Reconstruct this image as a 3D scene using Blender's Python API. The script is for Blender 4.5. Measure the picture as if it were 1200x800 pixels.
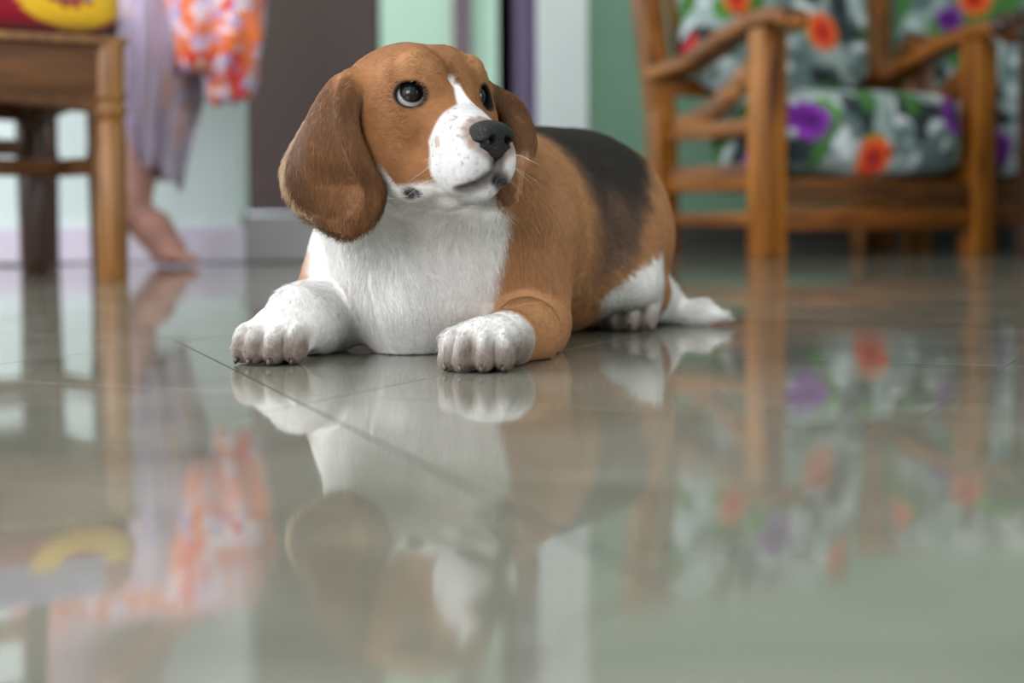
import bpy, bmesh, math, random
import numpy as np
from mathutils import Vector, Matrix
D = bpy.data
for o in list(D.objects):
    D.objects.remove(o)
SC = bpy.context.scene
COL = SC.collection
PI = math.pi

# ------------------------------------------------------------------ camera
FPX, CAMH, HOR = 2000.0, 0.132, 243.0
PITCH = math.atan((400.0 - HOR) / FPX)
cd = D.cameras.new('camera')
cd.sensor_width = 36.0
cd.lens = 36.0 * FPX / 1200.0
cd.clip_start = 0.02
cd.dof.use_dof = True
cd.dof.focus_distance = 1.425
cd.dof.aperture_fstop = 3.7
cam = D.objects.new('camera', cd)
COL.objects.link(cam)
cam.matrix_world = (Matrix.Translation((0, 0, CAMH)) @ Matrix.Rotation(PI / 2 - PITCH, 4, 'X')
                    @ Matrix.Rotation(math.radians(-0.3), 4, 'Z'))
SC.camera = cam

# ------------------------------------------------------------------ light
SC.view_settings.view_transform = 'Standard'
SC.view_settings.look = 'None'
SC.view_settings.gamma = 1.0
SC.view_settings.use_curve_mapping = False
SC.view_settings.exposure = 1.15
w = D.worlds.new('world')
SC.world = w
w.use_nodes = True
w.node_tree.nodes['Background'].inputs[0].default_value = (0.75, 0.87, 1.0, 1)
w.node_tree.nodes['Background'].inputs[1].default_value = 0.6


def area(name, loc, aim, sx, sy, power, col=(1, 1, 1)):
    l = D.lights.new(name, 'AREA')
    l.shape = 'RECTANGLE'
    l.size, l.size_y = sx, sy
    l.energy = power
    l.color = col
    o = D.objects.new(name, l)
    COL.objects.link(o)
    o.location = loc
    o.rotation_euler = (Vector(aim) - Vector(loc)).to_track_quat('-Z', 'Y').to_euler()
    return o


area('window_daylight', (-2.52, 1.75, 1.45), (2.0, 1.75, 0.9), 2.5, 1.7, 56, (0.97, 0.96, 1.0))
area('front_window_daylight', (-1.45, -1.98, 1.52), (-0.7, 4.0, 0.5), 1.9, 1.5, 46, (0.95, 0.95, 1.0))
area('right_window_daylight', (3.58, 0.45, 1.35), (0.0, 1.7, 0.1), 1.7, 1.3, 27, (0.98, 0.96, 1.0))
area('passage_daylight', (-2.3, 5.45, 1.5), (-0.3, 6.5, 1.2), 0.9, 1.5, 17, (0.92, 1.0, 0.97))

# ------------------------------------------------------------------ helpers
def px(x, y, Y):
    """a point of the place at ground distance Y, from its bearing in the survey of the photograph"""
    e = math.atan((y - 400.0) / FPX) + PITCH
    d = Y
    k = (x - 600.0) / FPX
    return (k * d * (math.cos(PITCH) + math.tan(e) * math.sin(PITCH)), d, CAMH - math.tan(e) * d)


def link(name, me, parent=None, mats=()):
    o = D.objects.new(name, me)
    COL.objects.link(o)
    for m in mats:
        me.materials.append(m)
    if parent is not None:
        o.parent = parent
    return o


def tag(o, label=None, cat=None, group=None, kind=None):
    if label: o['label'] = label
    if cat: o['category'] = cat
    if group: o['group'] = group
    if kind: o['kind'] = kind
    return o


def empty(name, loc=(0, 0, 0), rz=0.0):
    o = D.objects.new(name, None)
    COL.objects.link(o)
    o.location = loc
    o.rotation_euler = (0, 0, rz)
    o.empty_display_size = 0.05
    return o


def bm_obj(name, bm, m, parent=None, smooth=False, sharp=None):
    bmesh.ops.recalc_face_normals(bm, faces=bm.faces)
    me = D.meshes.new(name)
    bm.to_mesh(me)
    bm.free()
    if smooth:
        me.shade_smooth()
        if sharp:
            me.set_sharp_from_angle(angle=math.radians(sharp))
    return link(name, me, parent, [m] if m else [])


def box(bm, lo, hi, bev=0.0, seg=1, mtx=None):
    r = bmesh.ops.create_cube(bm, size=1.0)
    vs = r['verts']
    c = [(a + b) / 2 for a, b in zip(lo, hi)]
    s = [abs(b - a) for a, b in zip(lo, hi)]
    for v in vs:
        v.co = Vector((v.co.x * s[0] + c[0], v.co.y * s[1] + c[1], v.co.z * s[2] + c[2]))
    if mtx is not None:
        bmesh.ops.transform(bm, matrix=mtx, verts=vs)
    if bev > 0:
        es = list({e for v in vs for e in v.link_edges})
        bmesh.ops.bevel(bm, geom=es, offset=bev, segments=seg, profile=0.6, affect='EDGES')


def bar(bm, a, b, wx, wz, bev=0.004, seg=2):
    """a board of section wx by wz running from a to b"""
    a, b = Vector(a), Vector(b)
    d = b - a
    q = d.to_track_quat('Y', 'Z').to_matrix().to_4x4()
    box(bm, (-wx / 2, 0, -wz / 2), (wx / 2, d.length, wz / 2), bev, seg, Matrix.Translation(a) @ q)


def lathe(bm, prof, n=20, mtx=None):
    """prof: (radius, z) pairs"""
    rings = []
    for r, z in prof:
        rings.append([bm.verts.new((r * math.cos(2 * PI * i / n), r * math.sin(2 * PI * i / n), z)) for i in range(n)])
    for a, b in zip(rings, rings[1:]):
        for i in range(n):
            bm.faces.new((a[i], a[(i + 1) % n], b[(i + 1) % n], b[i]))
    bm.faces.new(rings[0][::-1])
    bm.faces.new(rings[-1])
    if mtx is not None:
        bmesh.ops.transform(bm, matrix=mtx, verts=[v for r in rings for v in r])


def tube(bm, pts, rad, n=8):
    pts = [Vector(p) for p in pts]
    rads = rad if isinstance(rad, (list, tuple)) else [rad] * len(pts)
    rings = []
    for i, p in enumerate(pts):
        t = (pts[min(i + 1, len(pts) - 1)] - pts[max(i - 1, 0)]).normalized()
        q = t.to_track_quat('Z', 'Y').to_matrix()
        rings.append([bm.verts.new(p + q @ Vector((rads[i] * math.cos(2 * PI * j / n), rads[i] * math.sin(2 * PI * j / n), 0))) for j in range(n)])
    for a, b in zip(rings, rings[1:]):
        for j in range(n):
            bm.faces.new((a[j], a[(j + 1) % n], b[(j + 1) % n], b[j]))
    bm.faces.new(rings[0][::-1])
    bm.faces.new(rings[-1])


# ------------------------------------------------------------------ materials
def srgb(r, g, b):
    f = lambda c: (c / 255.0 / 12.92) if c / 255.0 <= 0.04045 else ((c / 255.0 + 0.055) / 1.055) ** 2.4
    return (f(r), f(g), f(b))


def new_mat(name):
    m = D.materials.new(name)
    m.use_nodes = True
    nt = m.node_tree
    return m, nt, nt.nodes['Principled BSDF'], nt.nodes, nt.links


def plain(name, col, rough=0.6, vary=0.12, scale=6.0, bump=0.0, bscale=60.0, stretch=(1, 1, 1), spec=0.5, sheen=0.0):
    """a colour with gentle noise wear and an optional fine relief"""
    m, nt, P, N, L = new_mat(name)
    tc = N.new('ShaderNodeTexCoord')
    mp = N.new('ShaderNodeMapping')
    mp.inputs['Scale'].default_value = stretch
    L.new(tc.outputs['Object'], mp.inputs[0])
    nz = N.new('ShaderNodeTexNoise')
    nz.inputs['Scale'].default_value = scale
    nz.inputs['Detail'].default_value = 5
    L.new(mp.outputs[0], nz.inputs['Vector'])
    cr = N.new('ShaderNodeValToRGB')
    cr.color_ramp.elements[0].position = 0.25
    cr.color_ramp.elements[1].position = 0.75
    cr.color_ramp.elements[0].color = (*[c * (1 - vary) for c in col], 1)
    cr.color_ramp.elements[1].color = (*[min(1, c * (1 + vary)) for c in col], 1)
    L.new(nz.outputs[0], cr.inputs[0])
    L.new(cr.outputs[0], P.inputs['Base Color'])
    P.inputs['Roughness'].default_value = rough
    P.inputs['Specular IOR Level'].default_value = spec
    if sheen:
        P.inputs['Sheen Weight'].default_value = sheen
    if bump:
        n2 = N.new('ShaderNodeTexNoise')
        n2.inputs['Scale'].default_value = bscale
        L.new(mp.outputs[0], n2.inputs['Vector'])
        b = N.new('ShaderNodeBump')
        b.inputs['Strength'].default_value = bump
        b.inputs['Distance'].default_value = 0.004
        L.new(n2.outputs[0], b.inputs['Height'])
        L.new(b.outputs[0], P.inputs['Normal'])
    return m


def wood(name, dark, light, rough=0.35, axis=2, scale=9.0):
    m, nt, P, N, L = new_mat(name)
    tc = N.new('ShaderNodeTexCoord')
    mp = N.new('ShaderNodeMapping')
    s = [scale, scale, scale]
    s[axis] = scale * 0.1
    mp.inputs['Scale'].default_value = s
    L.new(tc.outputs['Object'], mp.inputs[0])
    nz = N.new('ShaderNodeTexNoise')
    nz.inputs['Scale'].default_value = 3.0
    nz.inputs['Detail'].default_value = 7
    nz.inputs['Distortion'].default_value = 1.2
    L.new(mp.outputs[0], nz.inputs['Vector'])
    cr = N.new('ShaderNodeValToRGB')
    cr.color_ramp.elements[0].position = 0.33
    cr.color_ramp.elements[1].position = 0.68
    cr.color_ramp.elements[0].color = (*dark, 1)
    cr.color_ramp.elements[1].color = (*light, 1)
    L.new(nz.outputs[0], cr.inputs[0])
    L.new(cr.outputs[0], P.inputs['Base Color'])
    P.inputs['Roughness'].default_value = rough
    P.inputs['Specular IOR Level'].default_value = 0.35
    b = N.new('ShaderNodeBump')
    b.inputs['Strength'].default_value = 0.15
    b.inputs['Distance'].default_value = 0.002
    L.new(nz.outputs[0], b.inputs['Height'])
    L.new(b.outputs[0], P.inputs['Normal'])
    return m


def attr_mat(name, rough=0.8, sheen=0.0, bump=0.0, bscale=300.0, spec=0.3, fine=0.12, fscale=120.0, trans=0.0):
    """colour from the mesh's own printed or dyed pattern (attribute 'col') with fine procedural grain"""
    m, nt, P, N, L = new_mat(name)
    at = N.new('ShaderNodeAttribute')
    at.attribute_name = 'col'
    tc = N.new('ShaderNodeTexCoord')
    nz = N.new('ShaderNodeTexNoise')
    nz.inputs['Scale'].default_value = fscale
    nz.inputs['Detail'].default_value = 4
    L.new(tc.outputs['Object'], nz.inputs['Vector'])
    mr = N.new('ShaderNodeMapRange')
    mr.inputs['From Min'].default_value = 0.3
    mr.inputs['From Max'].default_value = 0.7
    mr.inputs['To Min'].default_value = 1 - fine
    mr.inputs['To Max'].default_value = 1 + fine
    L.new(nz.outputs[0], mr.inputs['Value'])
    mx = N.new('ShaderNodeVectorMath')
    mx.operation = 'SCALE'
    L.new(at.outputs['Color'], mx.inputs[0])
    L.new(mr.outputs[0], mx.inputs['Scale'])
    L.new(mx.outputs[0], P.inputs['Base Color'])
    P.inputs['Roughness'].default_value = rough
    P.inputs['Specular IOR Level'].default_value = spec
    if sheen:
        P.inputs['Sheen Weight'].default_value = sheen
    if bump:
        n2 = N.new('ShaderNodeTexNoise')
        n2.inputs['Scale'].default_value = bscale
        L.new(tc.outputs['Object'], n2.inputs['Vector'])
        b = N.new('ShaderNodeBump')
        b.inputs['Strength'].default_value = bump
        b.inputs['Distance'].default_value = 0.002
        L.new(n2.outputs[0], b.inputs['Height'])
        L.new(b.outputs[0], P.inputs['Normal'])
    return m


# ------------------------------------------------------------------ sculpting with distance fields
def vnoise(P, scale, seed=0):
    """smooth value noise in 0..1 at points P (n,3)"""
    q = np.asarray(P, np.float64) * scale + 100.0 + seed * 17.31
    i = np.floor(q).astype(np.int64)
    f = q - i
    f = f * f * (3 - 2 * f)
    out = np.zeros(len(q))
    for dx in (0, 1):
        for dy in (0, 1):
            for dz in (0, 1):
                h = ((i[:, 0] + dx) * 73856093) ^ ((i[:, 1] + dy) * 19349663) ^ ((i[:, 2] + dz) * 83492791) ^ (seed * 2654435)
                h = (h ^ (h >> 13)) * 1274126177
                v = ((h ^ (h >> 16)) & 0xFFFF) / 65535.0
                wgt = (f[:, 0] if dx else 1 - f[:, 0]) * (f[:, 1] if dy else 1 - f[:, 1]) * (f[:, 2] if dz else 1 - f[:, 2])
                out += v * wgt
    return out


def sstep(a, b, x):
    t = np.clip((x - a) / (b - a), 0, 1)
    return t * t * (3 - 2 * t)


def spaced(segs):
    out = [segs[0][0]]
    for a, b, h in segs:
        n = max(1, int(round((b - a) / h)))
        out += list(a + (b - a) * np.arange(1, n + 1) / n)
    return np.array(out)


def mixc(C, new, m):
    return C * (1 - m[:, None]) + new * m[:, None]


class Field:
    def __init__(self, xs, ys, zs):
        self.ax = [np.asarray(a, np.float32) for a in (xs, ys, zs)]
        self.v = np.full([len(a) for a in self.ax], 0.3, np.float32)
        self.pad = 0.05

    def sub(self, lo, hi, k):
        sl = []
        for a, l, h in zip(self.ax, lo, hi):
            i0 = max(0, int(np.searchsorted(a, l - k)) - 1)
            i1 = min(len(a), int(np.searchsorted(a, h + k)) + 1)
            sl.append(slice(i0, max(i1, i0)))
        X = self.ax[0][sl[0]][:, None, None]
        Y = self.ax[1][sl[1]][None, :, None]
        Z = self.ax[2][sl[2]][None, None, :]
        return tuple(sl), X, Y, Z

    def blend(self, sl, d, k, cut=False):
        a = self.v[sl]
        if cut:
            d = -d
            h = np.maximum(k - np.abs(a - d), 0) / k
            self.v[sl] = np.maximum(a, d) + h * h * k * 0.25
        else:
            h = np.maximum(k - np.abs(a - d), 0) / k
            self.v[sl] = np.minimum(a, d) - h * h * k * 0.25

    def ell(self, c, r, k=0.02, M=None, cut=False):
        """ellipsoid; M rows are its axes"""
        R = max(r)
        c = np.asarray(c, float)
        if M is None:
            ext = np.asarray(r, float)
        else:
            M = np.asarray(M, float)
            ext = np.sqrt(((M * np.asarray(r, float)[:, None]) ** 2).sum(0))
        sl, X, Y, Z = self.sub(c - ext, c + ext, k + 0.012)
        x, y, z = X - np.float32(c[0]), Y - np.float32(c[1]), Z - np.float32(c[2])
        if M is None:
            p = (x, y, z)
        else:
            M = M.astype(np.float32)
            p = [m[0] * x + m[1] * y + m[2] * z for m in M]
        q = [pi / np.float32(ri) for pi, ri in zip(p, r)]
        k0 = np.sqrt(q[0] ** 2 + q[1] ** 2 + q[2] ** 2) + 1e-6
        k1 = np.sqrt((q[0] / np.float32(r[0])) ** 2 + (q[1] / np.float32(r[1])) ** 2 + (q[2] / np.float32(r[2])) ** 2) + 1e-6
        self.blend(sl, (k0 * (k0 - 1) / k1).astype(np.float32), k, cut)

    def cone(self, a, b, ra, rb, k=0.02, cut=False):
        """round cone from a to b"""
        a, b = np.asarray(a, np.float32), np.asarray(b, np.float32)
        lo = np.minimum(a - ra, b - rb)
        hi = np.maximum(a + ra, b + rb)
        sl, X, Y, Z = self.sub(lo, hi, k + 0.012)
        ba = b - a
        t = ((X - a[0]) * ba[0] + (Y - a[1]) * ba[1] + (Z - a[2]) * ba[2]) / np.float32((ba * ba).sum() + 1e-12)
        t = np.clip(t, 0, 1)
        d = np.sqrt((X - a[0] - t * ba[0]) ** 2 + (Y - a[1] - t * ba[1]) ** 2 + (Z - a[2] - t * ba[2]) ** 2)
        self.blend(sl, (d - (ra + (rb - ra) * t)).astype(np.float32), k, cut)

    def chain(self, pts, k=0.02, cut=False):
        """pts: (point, radius) ... ; one smooth limb"""
        for (a, ra), (b, rb) in zip(pts, pts[1:]):
            self.cone(a, b, ra, rb, k, cut)

    def cloud(self, P, R, k=0.004):
        """union of many small spheres (a thin sheet)"""
        P = np.asarray(P, np.float32)
        R = np.asarray(R, np.float32)
        lo, hi = P.min(0) - R.max(), P.max(0) + R.max()
        sl, X, Y, Z = self.sub(lo, hi, k + 0.008)
        shp = np.broadcast(X, Y, Z).shape
        d = np.full(shp, 0.3, np.float32)
        for p, r in zip(P, R):
            m = r + k + 0.008
            s2, x2, y2, z2 = self.sub(p, p, m)
            ls = tuple(slice(max(q.start - s.start, 0), max(q.stop - s.start, 0)) for q, s in zip(s2, sl))
            e = np.sqrt((x2 - p[0]) ** 2 + (y2 - p[1]) ** 2 + (z2 - p[2]) ** 2) - r
            dl = d[ls]
            e = e[:dl.shape[0], :dl.shape[1], :dl.shape[2]]
            np.minimum(dl, e, out=dl)
        self.blend(sl, d, k)

    def floor_cut(self, z):
        self.v = np.maximum(self.v, (np.float32(z) - self.ax[2])[None, None, :])

    def mesh(self, smooth=2):
        """surface nets over the rectilinear grid -> verts, quads"""
        v = self.v
        ins = v < 0
        nx, ny, nz = v.shape
        cnt = np.zeros((nx - 1, ny - 1, nz - 1), np.int8)
        for a in (0, 1):
            for b in (0, 1):
                for c in (0, 1):
                    cnt += ins[a:nx - 1 + a, b:ny - 1 + b, c:nz - 1 + c]
        act = (cnt > 0) & (cnt < 8)
        I, J, K = np.nonzero(act)
        idx = np.full(act.shape, -1, np.int32)
        idx[I, J, K] = np.arange(len(I), dtype=np.int32)
        cor = [(a, b, c) for a in (0, 1) for b in (0, 1) for c in (0, 1)]
        val = np.stack([v[I + a, J + b, K + c] for a, b, c in cor], 1)
        pos = np.zeros((len(I), 3))
        num = np.zeros(len(I))
        for m in range(8):
            for n in range(m + 1, 8):
                da = [abs(cor[m][t] - cor[n][t]) for t in range(3)]
                if sum(da) != 1:
                    continue
                cross = (val[:, m] < 0) != (val[:, n] < 0)
                t = np.where(cross, val[:, m] / np.where(cross, val[:, m] - val[:, n], 1), 0)
                for ax in range(3):
                    pos[:, ax] += np.where(cross, cor[m][ax] + t * (cor[n][ax] - cor[m][ax]), 0)
                num += cross
        pos /= num[:, None]
        V = np.empty((len(I), 3))
        for ax, g in zip(range(3), (I, J, K)):
            a = self.ax[ax].astype(np.float64)
            V[:, ax] = a[g] + pos[:, ax] * (a[g + 1] - a[g])
        quads = []
        for ax in range(3):
            o1, o2 = (ax + 1) % 3, (ax + 2) % 3
            s0 = [slice(None)] * 3
            s1 = [slice(None)] * 3
            s0[ax], s1[ax] = slice(0, v.shape[ax] - 1), slice(1, None)
            ch = ins[tuple(s0)] != ins[tuple(s1)]
            g = list(np.nonzero(ch))
            ok = (g[o1] > 0) & (g[o2] > 0) & (g[o1] < v.shape[o1] - 1) & (g[o2] < v.shape[o2] - 1)
            g = [q[ok] for q in g]
            inside0 = ins[g[0], g[1], g[2]]

            def cell(d1, d2):
                h = list(g)
                h[o1] = g[o1] - d1
                h[o2] = g[o2] - d2
                return idx[h[0], h[1], h[2]]
            q = np.stack([cell(1, 1), cell(0, 1), cell(0, 0), cell(1, 0)], 1)
            q[~inside0] = q[~inside0][:, ::-1]
            quads.append(q)
        Q = np.concatenate(quads)
        Q = Q[(Q >= 0).all(1)]
        E = np.concatenate([Q[:, [0, 1]], Q[:, [1, 2]], Q[:, [2, 3]], Q[:, [3, 0]]])
        E = np.unique(np.sort(E, 1), axis=0)
        deg = np.bincount(E.ravel(), minlength=len(V)).astype(float)
        for it in range(smooth * 2):
            lam = 0.5 if it % 2 == 0 else -0.52
            S = np.zeros_like(V)
            for a in range(3):
                S[:, a] = (np.bincount(E[:, 0], V[E[:, 1], a], len(V)) + np.bincount(E[:, 1], V[E[:, 0], a], len(V)))
            V = V + lam * (S / np.maximum(deg, 1)[:, None] - V)
        return V, Q


def mesh_from(name, V, Q):
    me = D.meshes.new(name)
    Q = np.asarray(Q, np.int32)
    me.vertices.add(len(V))
    me.vertices.foreach_set('co', np.asarray(V, np.float32).ravel())
    me.loops.add(Q.size)
    me.loops.foreach_set('vertex_index', Q.ravel())
    me.polygons.add(len(Q))
    me.polygons.foreach_set('loop_start', np.arange(0, Q.size, Q.shape[1], dtype=np.int32))
    me.update(calc_edges=True)
    me.shade_smooth()
    return me


def normals(V, Q):
    a, b, c, d = (V[Q[:, i]] for i in range(4))
    n = np.cross(c - a, d - b)
    N = np.zeros_like(V)
    for i in range(4):
        for ax in range(3):
            N[:, ax] += np.bincount(Q[:, i], n[:, ax], len(V))
    return N / (np.linalg.norm(N, axis=1, keepdims=True) + 1e-12)


def set_col(me, C, name='col'):
    a = me.color_attributes.new(name, 'FLOAT_COLOR', 'POINT')
    buf = np.ones((len(C), 4), np.float32)
    buf[:, :3] = C
    a.data.foreach_set('color', buf.ravel())


def grid_mesh(name, F, nu, nv, closed=False):
    """sheet from F(u,v)->(n,3) over the unit square"""
    u, v = np.meshgrid(np.linspace(0, 1, nu), np.linspace(0, 1, nv), indexing='ij')
    P = F(u.ravel(), v.ravel())
    i = np.arange(nu * nv).reshape(nu, nv)
    Q = np.stack([i[:-1, :-1], i[1:, :-1], i[1:, 1:], i[:-1, 1:]], -1).reshape(-1, 4)
    return P, Q, u.ravel(), v.ravel()

# ------------------------------------------------------------------ shared materials
M_MINT = plain('mint_paint', srgb(222, 237, 234), 0.6, 0.03, 3, 0.05, 40)
M_PASS = plain('pale_green_paint', srgb(206, 229, 212), 0.6, 0.03, 3, 0.05, 40)
M_GREEN = plain('green_paint', srgb(122, 160, 136), 0.55, 0.05, 2.5, 0.05, 40)
M_CEIL = plain('ceiling_paint', srgb(225, 228, 224), 0.8, 0.03, 2)
M_LAV = plain('skirting_tile', srgb(226, 216, 232), 0.25, 0.05, 5)
M_DSK = plain('dark_skirting', srgb(64, 60, 58), 0.35, 0.15, 8)
M_STEP = plain('step_stone', srgb(150, 148, 146), 0.35, 0.10, 9)
M_DOOR = plain('brown_door_paint', srgb(76, 55, 54), 0.45, 0.06, 4, 0.1, 30, (6, 6, 1))
M_FRAME = plain('plum_door_frame', srgb(112, 84, 96), 0.4, 0.08, 5)
M_CASE = plain('white_casing_paint', srgb(238, 244, 244), 0.4, 0.03, 4)
M_DARK = plain('unlit_room_black', srgb(22, 21, 22), 0.8, 0.2, 4)  # near-black colour stands in for the darkness of an unlit room
M_WOOD = wood('honey_wood', srgb(78, 38, 8), srgb(176, 108, 32), 0.45, 2)
M_WOODH = wood('honey_wood_rail', srgb(72, 34, 8), srgb(156, 92, 28), 0.45, 0)
M_WOODY = wood('honey_wood_arm', srgb(72, 34, 8), srgb(160, 96, 32), 0.4, 1)
M_OAK = wood('oak_leg', srgb(104, 66, 30), srgb(160, 110, 58), 0.35, 2)
M_OAKD = wood('dark_oak', srgb(62, 34, 12), srgb(116, 72, 30), 0.55, 0)
M_WALNUT = wood('walnut_leg', srgb(40, 26, 18), srgb(74, 48, 34), 0.3, 2)
M_GROUT = plain('grout', srgb(84, 80, 72), 0.8, 0.15, 40)
M_METAL = plain('brushed_steel', (0.6, 0.6, 0.62), 0.3, 0.05, 30)
M_METAL.node_tree.nodes['Principled BSDF'].inputs['Metallic'].default_value = 1.0

# polished porcelain tile: marbled body, smudged gloss, a slight wave
M_TILE, nt, P_, N_, L_ = new_mat('polished_tile')
geo = N_.new('ShaderNodeNewGeometry')
n1 = N_.new('ShaderNodeTexNoise')
n1.inputs['Scale'].default_value = 5.0
n1.inputs['Detail'].default_value = 7
n1.inputs['Distortion'].default_value = 1.2
L_.new(geo.outputs['Position'], n1.inputs['Vector'])
cr = N_.new('ShaderNodeValToRGB')
cr.color_ramp.elements[0].position, cr.color_ramp.elements[1].position = 0.3, 0.72
cr.color_ramp.elements[0].color = (*srgb(106, 105, 94), 1)
cr.color_ramp.elements[1].color = (*srgb(134, 132, 120), 1)
L_.new(n1.outputs[0], cr.inputs[0])
L_.new(cr.outputs[0], P_.inputs['Base Color'])
n2 = N_.new('ShaderNodeTexNoise')
n2.inputs['Scale'].default_value = 3.2
n2.inputs['Detail'].default_value = 6
L_.new(geo.outputs['Position'], n2.inputs['Vector'])
mr = N_.new('ShaderNodeMapRange')
mr.inputs['From Min'].default_value, mr.inputs['From Max'].default_value = 0.4, 0.75
mr.inputs['To Min'].default_value, mr.inputs['To Max'].default_value = 0.03, 0.12
L_.new(n2.outputs[0], mr.inputs['Value'])
L_.new(mr.outputs[0], P_.inputs['Roughness'])
P_.inputs['IOR'].default_value = 1.42
n3 = N_.new('ShaderNodeTexNoise')
n3.inputs['Scale'].default_value = 9.0
n3.inputs['Detail'].default_value = 1
L_.new(geo.outputs['Position'], n3.inputs['Vector'])
bp = N_.new('ShaderNodeBump')
bp.inputs['Strength'].default_value = 0.02
bp.inputs['Distance'].default_value = 0.004
L_.new(n3.outputs[0], bp.inputs['Height'])
L_.new(bp.outputs[0], P_.inputs['Normal'])

# ------------------------------------------------------------------ the room
XL, XR, YF, YB, ZC = -2.7, 3.7, -2.1, 4.30, 2.75
YG, YP = 5.75, 6.6                                     # green wall, far wall of the passage
STEP = 0.115


def struct(name, parts, m, bev=0.0):
    bm = bmesh.new()
    for lo, hi in parts:
        box(bm, lo, hi, bev)
    return tag(bm_obj(name, bm, m), kind='structure')


floor = struct('floor', [((XL - 0.2, YF - 0.2, -0.10), (XR + 0.2, YG + 0.2, -0.0005))], M_GROUT)
# square tiles laid at a slant, a few with a chipped-open joint running across them
TA, TS = math.radians(-24.0), 0.40
td, tn = Vector((math.cos(TA), math.sin(TA))), Vector((-math.sin(TA), math.cos(TA)))
N0, D0 = 1.443, -0.597                                # one joint of each direction
CRK = (Vector((-0.347, 1.737)), Vector((0.329, -0.944)).normalized())


def tile_bm(x, y, w, h):
    bm = bmesh.new()
    g = 0.0005
    c = 0.0003
    top = [(x + g + c, y + g + c), (x + w - g - c, y + g + c), (x + w - g - c, y + h - g - c), (x + g + c, y + h - g - c)]
    out = [(x + g, y + g), (x + w - g, y + g), (x + w - g, y + h - g), (x + g, y + h - g)]
    a = [bm.verts.new((*p, 0.0)) for p in top]
    b = [bm.verts.new((*p, -0.0002)) for p in out]
    d = [bm.verts.new((*p, -0.0070)) for p in out]
    bm.faces.new(a)
    for i in range(4):
        j = (i + 1) % 4
        bm.faces.new((b[i], b[j], a[j], a[i]))
        bm.faces.new((d[i], d[j], b[j], b[i]))
    return bm


def seg_hits(i, j):
    c = [(i, j), (i + 1, j), (i + 1, j + 1), (i, j + 1)]
    s = []
    for p, q in c:
        wpt = td * (D0 + p * TS) + tn * (N0 + q * TS) - CRK[0]
        s.append(wpt.x * CRK[1].y - wpt.y * CRK[1].x)
    return min(s) < -1e-4 and max(s) > 1e-4


proto = None
far = bmesh.new()
for i in range(-12, 14):
    for j in range(-10, 14):
        ctr = td * (D0 + (i + 0.5) * TS) + tn * (N0 + (j + 0.5) * TS)
        if not (XL - 0.05 < ctr.x < XR + 0.05 and YF - 0.05 < ctr.y < YG - 0.05):
            continue
        if ctr.y > YB - 0.20 and ctr.x < 0.20:
            continue
        seen = ctr.y > 0.2 and abs(ctr.x) < 0.42 + ctr.y * 0.31
        if not seen:
            b2 = tile_bm(D0 + i * TS, N0 + j * TS, TS, TS)
            me = D.meshes.new('t')
            b2.to_mesh(me)
            b2.free()
            far.from_mesh(me)
            D.meshes.remove(me)
            continue
        mtx = Matrix.Rotation(TA, 4, 'Z')
        if 0.55 < ctr.y < 1.95 and seg_hits(i, j):
            R2 = Matrix.Rotation(-TA, 2)
            co, di = R2 @ CRK[0], R2 @ CRK[1]
            nrm = Vector((-di.y, di.x, 0))
            for sgn in (-1, 1):
                b2 = tile_bm(D0 + i * TS, N0 + j * TS, TS, TS)
                bmesh.ops.bisect_plane(b2, geom=b2.verts[:] + b2.edges[:] + b2.faces[:], plane_co=Vector((*co, 0)) + nrm * sgn * 0.0010,
                                       plane_no=nrm * -sgn, clear_outer=True)
                t = bm_obj('tile', b2, M_TILE, floor)
                t.rotation_euler = (0, 0, TA)
            continue
        if proto is None:
            t = proto = bm_obj('tile', tile_bm(0, 0, TS, TS), M_TILE, floor)
        else:
            t = proto.copy()
            COL.objects.link(t)
        p = td * (D0 + i * TS) + tn * (N0 + j * TS)
        t.location = (p.x, p.y, 0)
        t.rotation_euler = (0, 0, TA)
ck = bmesh.new()
cc = CRK[0] + CRK[1] * -0.12
bar(ck, (cc.x, cc.y, -0.0012), (cc.x + CRK[1].x * 1.3, cc.y + CRK[1].y * 1.3, -0.0012), 0.0030, 0.0018, 0)
bm_obj('open_joint', ck, M_DSK, floor)
bmesh.ops.rotate(far, verts=far.verts, cent=(0, 0, 0), matrix=Matrix.Rotation(TA, 3, 'Z'))
ft = bm_obj('outlying_tiles', far, M_TILE, floor)
ft['kind'] = 'stuff'

XE = -0.6815                                          # end of the mint wall
struct('wall_back', [((XL, YB, 0), (XE, YB + 0.14, ZC))], M_MINT)
struct('baseboard_back', [((XL, YB - 0.012, 0), (XE + 0.012, YB, 0.088))], M_LAV, 0.002)
struct('trim_1', [((XE, YB - 0.004, 0), (0.06, YP, STEP))], M_STEP, 0.004)     # raised floor of the passage
struct('wall_passage', [((XL, YP, 0), (-1.30, YP + 0.14, ZC)), ((-0.497, YP, 0), (-0.049, YP + 0.14, ZC)), ((-1.30, YP, 2.10), (-0.497, YP + 0.14, ZC)),
                        ((0.13, YP, 0), (0.60, YP + 0.14, ZC))], M_PASS)
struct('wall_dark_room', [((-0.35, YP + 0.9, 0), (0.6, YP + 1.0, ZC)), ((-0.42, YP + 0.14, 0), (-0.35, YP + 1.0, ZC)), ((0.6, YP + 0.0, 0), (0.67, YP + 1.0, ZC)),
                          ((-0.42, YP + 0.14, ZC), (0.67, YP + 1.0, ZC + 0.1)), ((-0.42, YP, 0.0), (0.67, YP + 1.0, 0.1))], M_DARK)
struct('wall_green', [((0.0450 * YG, YG, 0), (XR, YG + 0.14, ZC))], M_GREEN)
struct('wall_jamb', [((0.10, YG + 0.05, 0), (0.045 * YG, YG + 0.14, ZC)), ((0.2, YG + 0.14, 0), (0.26, YP, ZC))], M_MINT)
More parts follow.
